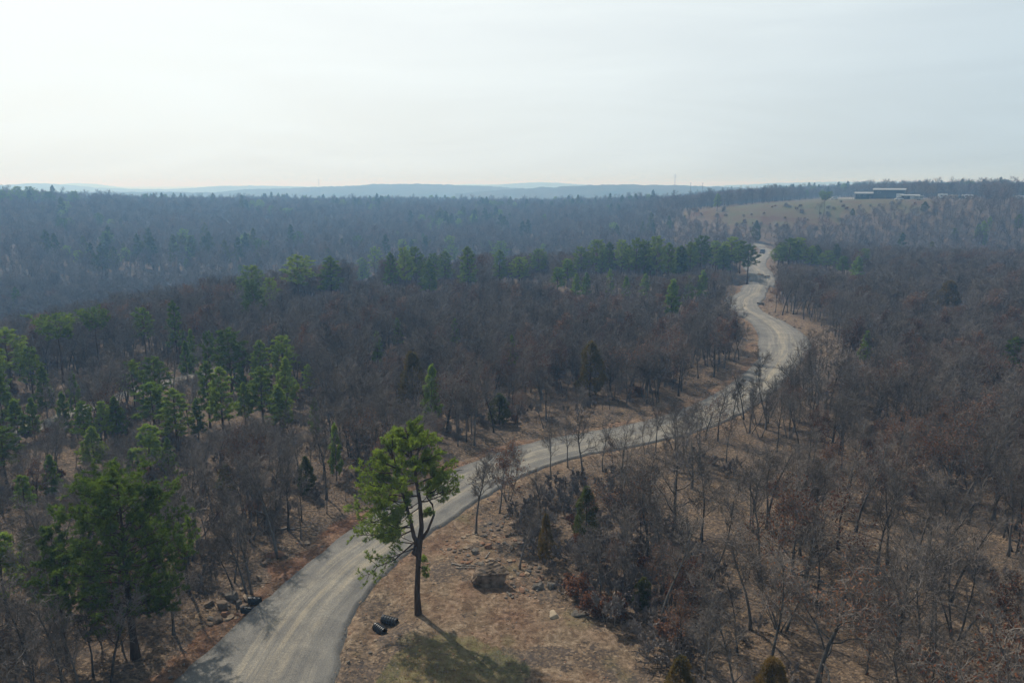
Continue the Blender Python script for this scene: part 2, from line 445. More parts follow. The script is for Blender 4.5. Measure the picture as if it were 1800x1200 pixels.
dirt = np.maximum(dirt, soft * (0.95 - 0.75 * sstep(0.50, 0.66, fbm(xr / 2.6 + 3, yr / 2.6, 3)))); clay = np.where(soft > 0.1, 0.27 + wob * 1.2, clay)
vm = inpoly(xr + wob * 3, yr + wob * 3, VERGE_R); dirt = np.where(vm, 0.62, dirt); clay = np.where(vm, 0.15 + wob, clay)
gm = inpoly(xr + wob * 3, yr + wob * 3, GRASSY); grass = np.where(gm, 0.62, 0.0)
grass = np.maximum(grass, np.where(cm, np.clip(fbm(xr / 2.2 + 9, yr / 2.2, 3) * 2.2 - 1.15, 0, 0.5), 0))
hm = inpoly(xr + wob * 14, yr + wob * 14, HILL)
dry = np.where(hm, 1.0, 0.0)
fm = inpoly(xr, yr, FIELD_L) | inpoly(xr, yr, FIELD_C)
dry = np.where(fm, 1.0, dry)
tdd = np.full(len(xr), 999.0); tm = (R_.ravel() < 260) & (np.abs(A_.ravel()) < 0.9)
tdd[tm] = near_line(xr[tm], yr[tm], TRK)[0]
dirt = np.maximum(dirt, 0.8 * (1 - sstep(1.5, 3.0, tdd)))
col = np.zeros((len(V), 4), dtype=np.float32); col[:-1, 0] = dirt; col[:-1, 1] = np.clip(clay, 0, 1); col[:-1, 2] = grass; col[:-1, 3] = dry

def ground_mat():
    m = bpy.data.materials.new('forest floor'); n, l = nt(m); b = n['Principled BSDF']
    g = n.new('ShaderNodeNewGeometry'); P = g.outputs['Position']
    at_ = n.new('ShaderNodeAttribute'); at_.attribute_name = 'cover'
    sep = n.new('ShaderNodeSeparateColor'); l.new(at_.outputs['Color'], sep.inputs[0])
    # leaf litter: leaf sized flakes, each its own tint, in drifts
    vo = n.new('ShaderNodeTexVoronoi'); vo.inputs['Scale'].default_value = 6.5; vo.inputs['Randomness'].default_value = 1; l.new(P, vo.inputs['Vector'])
    vs = n.new('ShaderNodeSeparateColor'); l.new(vo.outputs['Color'], vs.inputs[0])
    n1 = noise(n, l, 0.35, 5, 0.6, P); n2 = noise(n, l, 2.6, 5, 0.7, P); n3 = noise(n, l, 11.0, 4, 0.7, P)
    f = math_(n, l, 'ADD', math_(n, l, 'MULTIPLY', vs.outputs[0], 0.45), math_(n, l, 'MULTIPLY_ADD', n2.outputs['Fac'], 0.9, -0.18))
    lit = ramp(n, [(0.2, (0.038, 0.029, 0.023)), (0.42, (0.105, 0.075, 0.051)), (0.62, (0.195, 0.132, 0.080)), (0.85, (0.37, 0.275, 0.185))]); l.new(f, lit.inputs['Fac'])
    grey = mixc(n, l, math_(n, l, 'MULTIPLY_ADD', n1.outputs['Fac'], 1.6, -0.45, True), lit.outputs['Color'], (0.085, 0.072, 0.066))
    # bare dirt, sandy to red clay, with stones
    dn = ramp(n, [(0.3, (0.135, 0.098, 0.066)), (0.52, (0.255, 0.190, 0.128)), (0.75, (0.39, 0.305, 0.215))]); l.new(n2.outputs['Fac'], dn.inputs['Fac'])
    cn = ramp(n, [(0.3, (0.105, 0.055, 0.036)), (0.52, (0.195, 0.105, 0.066)), (0.75, (0.30, 0.185, 0.125))]); l.new(n2.outputs['Fac'], cn.inputs['Fac'])
    cf = math_(n, l, 'ADD', sep.outputs[1], math_(n, l, 'MULTIPLY_ADD', n1.outputs['Fac'], 1.2, -0.6), clamp=True)
    dc = mixc(n, l, cf, dn.outputs['Color'], cn.outputs['Color'])
    sp = math_(n, l, 'GREATER_THAN', n3.outputs['Fac'], 0.60)
    dc = mixc(n, l, math_(n, l, 'MULTIPLY', sp, 0.8), dc, (0.065, 0.048, 0.036))
    n5 = noise(n, l, 1.1, 6, 0.75, P, 1.2); pt = ramp(n, [(0.42, (0.55, 0.52, 0.50)), (0.62, (1.12, 1.12, 1.12))]); l.new(n5.outputs['Fac'], pt.inputs['Fac']); dc = mixc(n, l, 1.0, dc, pt.outputs['Color'], 'MULTIPLY')
    # some leaves drift over the dirt
    dm = math_(n, l, 'ADD', sep.outputs[0], math_(n, l, 'MULTIPLY_ADD', n2.outputs['Fac'], 1.5, -0.9))
    dr_ = ramp(n, [(0.35, (0, 0, 0)), (0.62, (1, 1, 1))]); l.new(dm, dr_.inputs['Fac'])
    c = mixc(n, l, dr_.outputs['Color'], grey, dc)
    gn = ramp(n, [(0.35, (0.070, 0.085, 0.030)), (0.7, (0.17, 0.165, 0.065))]); l.new(n3.outputs['Fac'], gn.inputs['Fac'])
    gm_ = math_(n, l, 'MULTIPLY', sep.outputs[2], math_(n, l, 'MULTIPLY_ADD', n2.outputs['Fac'], 3.2, -0.9, True), clamp=True)
    c = mixc(n, l, gm_, c, gn.outputs['Color'])
    n4 = noise(n, l, 0.030, 7, 0.75, P, 0.8)
    hg = ramp(n, [(0.40, (0.095, 0.055, 0.038)), (0.5, (0.108, 0.088, 0.052)), (0.60, (0.082, 0.088, 0.042))]); l.new(n4.outputs['Fac'], hg.inputs['Fac'])
    c = mixc(n, l, at_.outputs['Alpha'], c, hg.outputs['Color'])
    l.new(c, b.inputs['Base Color']); b.inputs['Roughness'].default_value = 0.95; b.inputs['Specular IOR Level'].default_value = 0.1
    bp = n.new('ShaderNodeBump'); bp.inputs['Strength'].default_value = 0.9; bp.inputs['Distance'].default_value = 0.12
    hh = math_(n, l, 'ADD', math_(n, l, 'MULTIPLY', vs.outputs[1], 0.35), n2.outputs['Fac']); hh = math_(n, l, 'ADD', hh, math_(n, l, 'MULTIPLY', n3.outputs['Fac'], 0.5))
    l.new(hh, bp.inputs['Height']); l.new(bp.outputs[0], b.inputs['Normal'])
    return m
gme = mesh_np('ground', V, [Qf, Tf], [ground_mat()], [0, 0], smooth=True)
ca = gme.color_attributes.new('cover', 'FLOAT_COLOR', 'POINT'); ca.data.foreach_set('color', col.ravel())
tag(link(bpy.data.objects.new('ground', gme)), kind='structure')

# ------------------------------------------------------------------ roads
def road_mat(name, main=True):
    m = bpy.data.materials.new(name); n, l = nt(m); b = n['Principled BSDF']
    g = n.new('ShaderNodeNewGeometry'); P = g.outputs['Position']
    uv = n.new('ShaderNodeUVMap'); uv.uv_map = 'UVMap'
    sx = n.new('ShaderNodeSeparateXYZ'); l.new(uv.outputs[0], sx.inputs[0])
    U, Vv = sx.outputs[0], sx.outputs[1]          # U across in metres from the middle, V along in metres
    wv = noise(n, l, 0.05, 2, 0.5, P)
    u2 = math_(n, l, 'ADD', U, math_(n, l, 'MULTIPLY_ADD', wv.outputs['Fac'], 2.4, -1.2))
    cmb = n.new('ShaderNodeCombineXYZ'); l.new(math_(n, l, 'MULTIPLY', u2, 1.05), cmb.inputs[0]); l.new(math_(n, l, 'MULTIPLY', Vv, 0.030), cmb.inputs[1])
    tr = noise(n, l, 1.0, 5, 0.62, cmb.outputs[0])
    cm2 = n.new('ShaderNodeCombineXYZ'); l.new(math_(n, l, 'MULTIPLY', u2, 4.5), cm2.inputs[0]); l.new(math_(n, l, 'MULTIPLY', Vv, 0.12), cm2.inputs[1])
    tr2 = noise(n, l, 1.0, 4, 0.6, cm2.outputs[0])
    n2 = noise(n, l, 0.8, 6, 0.65, P); n3 = noise(n, l, 14, 4, 0.75, P)
    vo = n.new('ShaderNodeTexVoronoi'); vo.inputs['Scale'].default_value = 9; l.new(P, vo.inputs['Vector'])
    # worn tan dust down the middle lanes, grey crushed stone elsewhere
    mid = math_(n, l, 'ABSOLUTE', math_(n, l, 'SUBTRACT', u2, 0.35 if main else 0.0))
    band = math_(n, l, 'MULTIPLY_ADD', mid, -0.22, 0.78)
    f = math_(n, l, 'ADD', band, math_(n, l, 'MULTIPLY_ADD', tr.outputs['Fac'], 3.4, -1.85))
    f = math_(n, l, 'ADD', f, math_(n, l, 'MULTIPLY_ADD', tr2.outputs['Fac'], 1.6, -0.8))
    f = math_(n, l, 'ADD', f, math_(n, l, 'MULTIPLY_ADD', n2.outputs['Fac'], 0.9, -0.45))
    r = ramp(n, [(0.0, (0.175, 0.168, 0.152)), (0.45, (0.230, 0.215, 0.184)), (1.0, (0.315, 0.278, 0.212))]); l.new(f, r.inputs['Fac'])
    e = math_(n, l, 'ABSOLUTE', U)
    ed = ramp(n, [(0.0, (0, 0, 0)), (1.0, (1, 1, 1))]); 
    at_ = n.new('ShaderNodeAttribute'); at_.attribute_name = 'edge'
    ee = math_(n, l, 'ADD', at_.outputs['Fac'], math_(n, l, 'MULTIPLY_ADD', n2.outputs['Fac'], 0.9, -0.45))
    er = ramp(n, [(0.50, (0, 0, 0)), (0.85, (1, 1, 1))]); l.new(ee, er.inputs['Fac'])
    c = mixc(n, l, math_(n, l, 'MULTIPLY', er.outputs['Color'], 0.6), r.outputs['Color'], (0.115, 0.113, 0.108))
    sp = ramp(n, [(0.32, (0.50, 0.50, 0.52)), (0.68, (1.32, 1.30, 1.26))]); l.new(n3.outputs['Fac'], sp.inputs['Fac'])
    c = mixc(n, l, 1.0, c, sp.outputs['Color'], 'MULTIPLY')
    pn = noise(n, l, 0.30, 5, 0.7, P, 0.6); pr_ = ramp(n, [(0.36, (0.78, 0.78, 0.80)), (0.62, (1.10, 1.09, 1.07))]); l.new(pn.outputs['Fac'], pr_.inputs['Fac']); c = mixc(n, l, 1.0, c, pr_.outputs['Color'], 'MULTIPLY')
    l.new(c, b.inputs['Base Color']); b.inputs['Roughness'].default_value = 0.9; b.inputs['Specular IOR Level'].default_value = 0.2
    bp = n.new('ShaderNodeBump'); bp.inputs['Strength'].default_value = 0.55; bp.inputs['Distance'].default_value = 0.05
    hh = math_(n, l, 'ADD', math_(n, l, 'MULTIPLY', tr2.outputs['Fac'], 1.6), n3.outputs['Fac']); hh = math_(n, l, 'ADD', hh, math_(n, l, 'MULTIPLY', vo.outputs['Distance'], 0.5))
    l.new(hh, bp.inputs['Height']); l.new(bp.outputs[0], b.inputs['Normal'])
    return m
def strip(name, L, Sx, wid, mat, rise=0.0, k=38, rag=0.30):
    T_ = np.gradient(L[:, :2], axis=0); T_ /= np.linalg.norm(T_, axis=1)[:, None]
    Nn = np.column_stack([T_[:, 1], -T_[:, 0]])
    u = np.linspace(-1, 1, k); u = np.sign(u) * np.abs(u) ** 0.8
    n_ = len(L)
    wl_ = wid + rag * (fbm(Sx / 1.3, Sx * 0 + 3, 4) - 0.5) * 2.4; wr_ = wid + rag * (fbm(Sx / 1.3, Sx * 0 + 30, 4) - 0.5) * 2.4
    W2 = np.where(u[None, :] < 0, wl_[:, None], wr_[:, None]) * u[None, :]
    XX = L[:, 0:1] + Nn[:, 0:1] * W2; YY = L[:, 1:2] + Nn[:, 1:2] * W2
    a = np.abs(u)[None, :] + 0 * W2
    prof = 0.10 * (1 - a ** 2) + 0.05 * np.exp(-((a - 0.92) / 0.05) ** 2) - 0.26 * sstep(0.90, 1.0, a)
    bump_ = (fbm(XX * 2.2, YY * 2.2, 3) - 0.45) * 0.05
    rut = 0.025 * np.cos(W2 * 3.2) * (a < 0.85)
    ZZ = T0(XX, YY) + prof + bump_ + rut + rise
    idx = np.arange(n_ * k).reshape(n_, k)
    Q = np.stack([idx[:-1, :-1], idx[:-1, 1:], idx[1:, 1:], idx[1:, :-1]], -1).reshape(-1, 4)
    me = mesh_np(name, np.column_stack([XX.ravel(), YY.ravel(), ZZ.ravel()]), [Q], [mat], [0], smooth=True)
    uvl = me.uv_layers.new(name='UVMap'); vi = np.empty(len(me.loops), dtype=np.int32); me.loops.foreach_get('vertex_index', vi)
    uvv = np.column_stack([W2.ravel(), (Sx[:, None] + 0 * W2).ravel()])[vi]
    uvl.data.foreach_set('uv', uvv.astype(np.float32).ravel())
    ea = me.attributes.new('edge', 'FLOAT', 'POINT'); ea.data.foreach_set('value', sstep(0.72, 0.97, a).ravel().astype(np.float32))
    return tag(link(bpy.data.objects.new(name, me)), kind='structure')
strip('gravel_road', ROAD, np.arange(len(ROAD)) * 0.6, ROAD[:, 2], road_mat('crushed gravel'), 0.02)
trm = road_mat('pale track gravel', False)
strip('side_track', TRK, TRK_S[:len(TRK)], np.full(len(TRK), 1.7), trm, 0.12, k=14)

# ------------------------------------------------------------------ hills on the horizon
def hill_mat(name, a, b_):
    m = bpy.data.materials.new(name); n, l = nt(m); b = n['Principled BSDF']
    g = n.new('ShaderNodeNewGeometry')
    t = noise(n, l, 0.012, 6, 0.7, g.outputs['Position']); r = ramp(n, [(0.35, a), (0.65, b_)]); l.new(t.outputs['Fac'], r.inputs['Fac'])
    l.new(r.outputs['Color'], b.inputs['Base Color']); b.inputs['Roughness'].default_value = 1; b.inputs['Specular IOR Level'].default_value = 0
    return m
hm_near = hill_mat('wooded ridge', (0.045, 0.050, 0.034), (0.095, 0.080, 0.060))
hm_far = hill_mat('far mountain', (0.060, 0.052, 0.048), (0.10, 0.080, 0.070))
def ridge(r0, wdt, tops, mat, rough):
    px = np.array([t[0] for t in tops], float); py = np.array([t[1] for t in tops], float)
    azs = np.arctan2((px - 900) / F, math.cos(PITCH) + (600 - 330) / F * math.sin(PITCH))
    a = np.arange(azs[0], azs[-1], max(rough * 0.9, 5) / r0)
    pyi = np.interp(a, azs, py)
    zt = CAMZ + r0 * np.tan(np.arctan((600 - pyi) / F) - PITCH)
    v = np.linspace(-1, 1, 41)
    AA, VV = np.meshgrid(a, v)
    prof = np.cos(VV * math.pi / 2) ** 1.3
    RR = r0 + VV * wdt
    XX, YY = np.sin(AA) * RR, np.cos(AA) * RR
    en = np.minimum(1, np.minimum(AA - azs[0], azs[-1] - AA) / 0.01)
    ZZ = -32 + (zt[None, :] + 32) * prof + rough * (fbm(XX / (rough * 1.6), YY / (rough * 1.6), 3) - 0.6) * en
    idx = np.arange(XX.size).reshape(XX.shape)
    Q = np.stack([idx[:-1, :-1], idx[:-1, 1:], idx[1:, 1:], idx[1:, :-1]], -1).reshape(-1, 4)[:, ::-1]
    me = mesh_np('hills', np.column_stack([XX.ravel(), YY.ravel(), ZZ.ravel()]), [Q], [mat], [0], smooth=True)
    tag(link(bpy.data.objects.new('hills', me)), kind='structure')
ridge(2300, 650, [(-420, 338), (-200, 335), (0, 334.5), (150, 335), (300, 336), (380, 337.5), (460, 341), (520, 346)], hm_near, 8)
ridge(2500, 600, [(330, 341), (400, 335), (430, 332), (500, 330.5), (560, 328), (620, 326), (660, 323.5), (740, 323), (800, 325), (860, 327), (930, 332), (980, 337)], hm_near, 8)
ridge(2000, 450, [(800, 340), (880, 334), (950, 329), (1020, 326), (1060, 324.5), (1110, 324), (1180, 325), (1240, 327), (1300, 329), (1400, 333), (1500, 338)], hm_near, 8)
ridge(4300, 700, [(-260, 328), (-100, 327), (0, 325), (50, 322.5), (85, 322.5), (120, 324.5), (170, 329), (230, 331), (290, 332), (340, 329.5), (390, 326.5), (450, 326), (520, 327.5), (600, 331), (660, 336)], hm_far, 9)
ridge(6500, 600, [(70, 329), (105, 324), (130, 322), (165, 323), (200, 327), (230, 331)], hm_far, 9)
ridge(4600, 600, [(760, 333), (820, 328), (880, 324), (925, 321), (955, 320.5), (985, 321.5), (1030, 325), (1070, 330)], hm_far, 9)
ridge(7000, 600, [(700, 331), (820, 323.5), (900, 325), (1000, 330)], hm_far, 9)
ridge(4600, 700, [(1180, 332), (1250, 327), (1330, 323.5), (1360, 321.5), (1480, 319.5), (1600, 319.5), (1700, 320.5), (1900, 318.5), (2100, 321), (2250, 330)], hm_far, 9)

# ------------------------------------------------------------------ tree builders
def perp(d, rng):
    a = Vector((rng.gauss(0, 1), rng.gauss(0, 1), rng.gauss(0, 1)))
    p = a - d * a.dot(d)
    return p.normalized()
def bare(seed, h, n1=9, form='oak', lod=0, leaves=0, stems=1, buds=0):
    """returns (trunk MB, crown MB, leaves MB); lod 0 near, 1 middle, 2 far"""
    rng = random.Random(seed); T, Cw, Lf = MB(), MB(), MB()
    tw = []; lf = []
    fine = {0: 1.75, 1: 2.9, 2: 4.4}[lod]
    def path(p, d, L, n, wob, up):
        P = [p.copy()]; dd = d.copy()
        for i in range(n):
            dd = (dd + perp(dd, rng) * wob + Vector((0, 0, up))).normalized()
            p = p + dd * (L / n); P.append(p.copy())
        return P, dd
    def grow(p, d, L, r, lv):
        n = (7, 5, 4, 3, 2)[lv]
        P, _ = path(p, d, L, n, (0.10, 0.26, 0.30, 0.30, 0.3)[lv] * (1.35 if form == 'spread' and lv else 1), (0.04, 0.07, 0.06, 0.05, 0.03)[lv])
        rad = [r * (1 - 0.78 * (i / n) ** 0.9) for i in range(n + 1)]
        if lv == 0: rad[0] *= 1.45; rad[0:2] = [rad[0], rad[1] * 1.02]
        if lv < 2: T.tube(P, rad, 7 if lv == 0 else 5 if lod == 0 else 4)
        elif lv == 2: Cw.tube(P, [max(x, 0.009 * fine) for x in rad], 3, cap=False)
        elif lv == 3:
            if lod == 0: Cw.tube(P, [max(x, 0.006) for x in rad], 3, cap=False)
            else: tw.append((P[0], P[-1], 0.016 * fine))
        maxl = 3 if lod == 2 else 4
        cnt = (n1, 6, 6, 4)[lv] if lv < 4 else 0
        if lod == 2: cnt = (n1, 5, 6, 0)[lv]
        if lod == 1: cnt = (n1, 6, 5, 4)[lv]
        start = (0.38 if form == 'oak' else 0.26 if form == 'spread' else 0.48, 0.28, 0.22, 0.15)[lv] if lv < 4 else 0
        for k in range(cnt):
            t = start + (1 - start) * ((k + rng.random() * 0.8) / cnt)
            f = t * n; i = min(int(f), n - 1); q = P[i].lerp(P[i + 1], f - i)
            dd = (P[i + 1] - P[i]).normalized()
            az = k * 2.4 + rng.random() * 1.2 + seed
            side = perp(dd, rng) if lv else Vector((math.cos(az), math.sin(az), 0))
            ang = (rng.uniform(34, 62) if form == 'oak' else rng.uniform(48, 85) if form == 'spread' else rng.uniform(24, 44)) if lv == 0 else rng.uniform(30, 62)
            ang *= (1 - 0.35 * t) if lv == 0 else 1
            nd = (dd * math.cos(R(ang)) + side * math.sin(R(ang))).normalized()
            if lv == 0: Lc = h * ((0.40 if form == 'spread' else 0.30 if form == 'oak' else 0.235)) * (1.15 - 0.55 * t) * rng.uniform(0.75, 1.2)
            else: Lc = L * (0.52, 0.52, 0.55, 0.5)[lv] * rng.uniform(0.7, 1.25)
            if lv + 1 <= 3: grow(q, nd, Lc, r * (1 - 0.78 * t ** 0.9) * (0.55 if lv == 0 else 0.6), lv + 1)
            else:
                e = q + nd * Lc * 1.1 + Vector((0, 0, 0.04)); tw.append((q, e, 0.011 * fine))
            if lv >= 2 and leaves and rng.random() < leaves: lf.append(q + nd * Lc * rng.random())
            if lv >= 3 and leaves and rng.random() < leaves * 0.8: lf.append(q + nd * Lc)
    for s_ in range(stems):
        tilt = 0.04 if stems == 1 else 0.30
        a = s_ * 6.283 / stems + seed
        d0 = Vector((math.cos(a) * tilt * rng.uniform(.6, 1.2) , math.sin(a) * tilt * rng.uniform(.6, 1.2), 1)).normalized()
        grow(Vector((math.cos(a) * 0.18, math.sin(a) * 0.18, -0.25)) if stems > 1 else Vector((0, 0, -0.25)), d0, h * (0.80 if form != 'spread' else 0.62) * (1 if s_ == 0 else rng.uniform(.75, 1)),
             h * (0.0135 if form != 'spread' else 0.019) * (1 if stems == 1 else 0.72), 0)
    A = np.array([t[0] for t in tw]); B = np.array([t[1] for t in tw]); Wd = np.array([t[2] for t in tw])
    D = B - A; D /= np.linalg.norm(D, axis=1)[:, None] + 1e-9
    rs = np.random.RandomState(seed)
    U = np.cross(D, rs.normal(size=D.shape)); U /= np.linalg.norm(U, axis=1)[:, None] + 1e-9
    VV = np.stack([A - U * Wd[:, None] * .5, A + U * Wd[:, None] * .5, B], 1).reshape(-1, 3)
    Cw.add(VV, T=np.arange(len(VV)).reshape(-1, 3))
    if leaves and lf:
        P = np.array(lf) + rs.normal(size=(len(lf), 3)) * 0.08
        quadcloud(Lf, P, 0.055 * (1, 1.3, 2.0)[lod], rs)
    if buds:
        P = B[rs.rand(len(B)) < buds]; quadcloud(Lf, P, 0.05 * (1, 1.5, 2.5)[lod], rs)
    # bring to the asked height
    top = max(v[:, 2].max() for v in T.V + Cw.V)
    for mb in (T, Cw, Lf): mb.V = [v * (h / top) for v in mb.V]
    return T, Cw, Lf
def quadcloud(mb, P, s, rs):
    n = len(P); a = rs.normal(size=(n, 3)); a /= np.linalg.norm(a, axis=1)[:, None]
    b = np.cross(a, rs.normal(size=(n, 3))); b /= np.linalg.norm(b, axis=1)[:, None]
    s = s * rs.uniform(0.6, 1.3, size=(n, 1))
    V = np.stack([P - a * s, P - b * s * 0.6, P + a * s, P + b * s * 0.6], 1).reshape(-1, 3)
    mb.add(V, Q=np.arange(4 * n).reshape(-1, 4))
def tufts(mb, P, D, K, nl, nw, rs, spread=0.8, m=0):
    P = np.asarray(P); D = np.asarray(D); n = len(P)
    d = D[:, None, :] + rs.normal(size=(n, K, 3)) * spread; d[..., 2] += 0.12
    d /= np.linalg.norm(d, axis=2)[..., None]
    a = np.cross(d, rs.normal(size=(n, K, 3))); a /= np.linalg.norm(a, axis=2)[..., None] + 1e-9
    L = nl * rs.uniform(0.6, 1.15, size=(n, K, 1))
    p = P[:, None, :] - d * 0.04
    mid = p + d * L * 0.45
    V = np.stack([p, mid - a * nw * .5, p + d * L, mid + a * nw * .5], 2).reshape(-1, 3)
    mb.add(V, Q=np.arange(len(V)).reshape(-1, 4), m=m)
def pine(seed, h, cb=0.45, w=4.0, shape='dome', nl_=34, sub=11, per=5, K=9, nl=0.36, nw=0.06, lean=0.02, limbs=None, trunk=None, tr=None):
    rng = random.Random(seed); rs = np.random.RandomState(seed); T, N = MB(), MB(); P_, D_ = [], []
    if trunk is None:
        trunk = [Vector((math.sin(i * 0.9 + seed) * lean * i * 0.5, math.cos(i * 1.1 + seed) * lean * i * 0.5, -0.3 + (h * 0.97 + 0.3) * i / 8)) for i in range(9)]
    r0 = tr or h * 0.0145
    T.tube(trunk, [r0 * 1.4] + [r0 * (1 - 0.88 * i / (len(trunk) - 1)) for i in range(1, len(trunk))], 8)
    def tp(z):
        for i in range(len(trunk) - 1):
            if trunk[i + 1].z >= z: 
                f = (z - trunk[i].z) / (trunk[i + 1].z - trunk[i].z + 1e-9); return trunk[i].lerp(trunk[i + 1], max(0, f))
        return trunk[-1].copy()
    jobs = []
    if limbs is None:
        for k in range(nl_):
            t = (k + rng.random()) / nl_; z = h * (cb + (0.985 - cb) * t)
            if shape == 'dome': R_l = w / 2 * math.sqrt(max(0.02, 1 - ((t - 0.34) / 0.70) ** 2))
            elif shape == 'cone': R_l = w / 2 * (1 - t) ** 0.75 * (0.55 + 0.45 * min(1, t * 5)) + 0.15
            elif shape == 'umbrella': R_l = w / 2 * (0.35 + 0.65 * t ** 0.6) * math.sqrt(max(0.05, 1 - max(0, (t - 0.8) / 0.24) ** 2))
            else: R_l = w / 2 * (1 - 0.55 * t) * math.sqrt(max(0.05, 1 - max(0, (t - 0.7) / 0.32) ** 2))
            R_l *= rng.uniform(0.62, 1.12)
            az = k * 2.399 + rng.uniform(-.4, .4)
            rise = rng.uniform(-0.05, 0.35) + 0.55 * t * (shape != 'umbrella') + (0.25 if shape == 'umbrella' else 0)
            b = tp(z - R_l * rise * 0.6)
            e = b + Vector((math.cos(az) * R_l, math.sin(az) * R_l, R_l * rise))
            e.z = min(e.z, h * 0.99)
            jobs.append((b, e, r0 * 0.30 * (1.05 - 0.6 * t)))
        jobs.append((tp(h * .9), trunk[-1] + Vector((0, 0, h * 0.03)), r0 * 0.1))
    else: jobs = limbs
    for (b, e, rb) in jobs:
        L = (e - b).length; n = 5
        c = b.lerp(e, 0.5) + Vector((rng.gauss(0, .05), rng.gauss(0, .05), -0.10)) * L
        Q = [b * (1 - t) ** 2 + c * 2 * t * (1 - t) + e * t * t for t in [i / n for i in range(n + 1)]]
        Q = [q + (Vector((rng.gauss(0, .03), rng.gauss(0, .03), rng.gauss(0, .02))) * L if 0 < i < n else Vector()) for i, q in enumerate(Q)]
        T.tube(Q, [max(0.008, rb * (1 - 0.8 * i / n)) for i in range(n + 1)], 4, cap=False)
        ns = max(3, int(sub * (0.45 + 0.55 * min(1.6, L / (w * 0.4)))))
        for s_ in range(ns):
            t = 0.30 + 0.70 * (s_ + rng.random()) / ns
            f = t * n; i = min(int(f), n - 1); q = Q[i].lerp(Q[i + 1], f - i); dd = (Q[i + 1] - Q[i]).normalized()
            nd = (dd * 0.6 + perp(dd, rng) * Vector((1, 1, 0.55)).length * 0.5 + Vector((0, 0, 0.22))).normalized()
            sl_ = min(1.3, L * 0.42) * rng.uniform(0.45, 1.1) * (1.15 - 0.5 * t)
            e2 = q + nd * sl_
            T.tube([q, q.lerp(e2, .5) + Vector((0, 0, -.02)), e2], [rb * .22 + .006, rb * .15 + .005, .005], 3, cap=False)
            for k in range(per):
                u = 0.35 + 0.65 * (k + rng.random() * .8) / per
                P_.append(q.lerp(e2, u) + Vector((rng.gauss(0, .07), rng.gauss(0, .07), rng.gauss(0, .05)))); D_.append((nd * .7 + Vector((0, 0, .45))).normalized())
        P_.append(e); D_.append((e - b).normalized())
    tufts(N, P_, D_, K, nl, nw, rs)
    return T, N
def cedar(seed, h, w, K=7, cnt=1500, nl=0.26, nw=0.07, base=0.08):
    rng = random.Random(seed); rs = np.random.RandomState(seed); T, N = MB(), MB()
    T.tube([Vector((0, 0, -.2)), Vector((0.03, 0, h * .5)), Vector((0, 0.03, h * .95))], [h * .018, h * .012, .01], 6)
    # lumps of spray around the spindle, uneven
    lump = [(rs.uniform(0, 6.28), rs.uniform(base, .95), rs.uniform(.45, 1.45)) for _ in range(34)]
    P_, D_ = [], []
    for k in range(cnt):
        t = base + (1 - base) * (1 - rs.rand() ** 0.75) if rs.rand() < .5 else rs.uniform(base, 1)
        az = rs.uniform(0, 6.283)
        if fbm(az * 1.6 + seed, t * 7, 2) < .33 and rs.rand() < .8: continue
        prof = (1 - t) ** 0.72 * (0.62 + 0.38 * min(1, (t - base) * 6)) + 0.03
        f = 1.0
        for (a, tt, s_) in lump:
            da = math.atan2(math.sin(az - a), math.cos(az - a))
            f += (s_ - 1) * 1.5 * math.exp(-(da / .5) ** 2 - ((t - tt) / .09) ** 2)
        rad = w / 2 * prof * f * rs.uniform(0.55, 1.0) ** 0.5
        P_.append((math.cos(az) * rad, math.sin(az) * rad, t * h * .97)); D_.append((math.cos(az) * .5, math.sin(az) * .5, .85))
    for k in range(30):
        t = rng.uniform(base, .8); az = rng.uniform(0, 6.28); rr_ = w / 2 * (1 - t) ** .72 * .8
        T.tube([Vector((0, 0, t * h)), Vector((math.cos(az) * rr_, math.sin(az) * rr_, t * h + rr_ * .35))], [.03, .008], 3, cap=False)
    tufts(N, P_, D_, K, nl, nw, rs, 0.5)
    return T, N

# ---- prototypes (their meshes are shared by the copies)
BARK, TWIG, NEED = M['bark'], M['twig'], M['needle']
def pme(mb, name, mat): return mb.me(name, [mat], True)
BARE = {}
for key, kw in {
    'straight': dict(seed=3, h=9, n1=10, form='up'), 'straight_b': dict(seed=14, h=9, n1=12, form='up'), 'oak': dict(seed=5, h=8, n1=10, form='oak'), 'oak_b': dict(seed=16, h=8.5, n1=11, form='oak'),
    'spread': dict(seed=7, h=7.5, n1=9, form='spread'), 'forked': dict(seed=9, h=8, n1=8, form='up', stems=2), 'clump': dict(seed=11, h=7.5, n1=7, form='up', stems=4),
    'sapling': dict(seed=13, h=5, n1=11, form='up')}.items():
    T_, C_, _ = bare(lod=0, **kw); BARE[key] = (pme(T_, 'trunk', BARK), pme(C_, 'crown', TWIG), kw['h'])
LEAFY = {}
for key, kw in {'rusty': dict(seed=21, h=7, n1=10, form='oak', leaves=.45), 'rusty_b': dict(seed=22, h=6, n1=10, form='spread', leaves=.40), 'rusty_sapling': dict(seed=23, h=4.5, n1=10, form='oak', leaves=.32)}.items():
    T_, C_, L_ = bare(lod=0, **kw); LEAFY[key] = (pme(T_, 'trunk', BARK), pme(C_, 'crown', TWIG), pme(L_, 'dead_leaves', M['deadleaf']), kw['h'])
PINE = {}
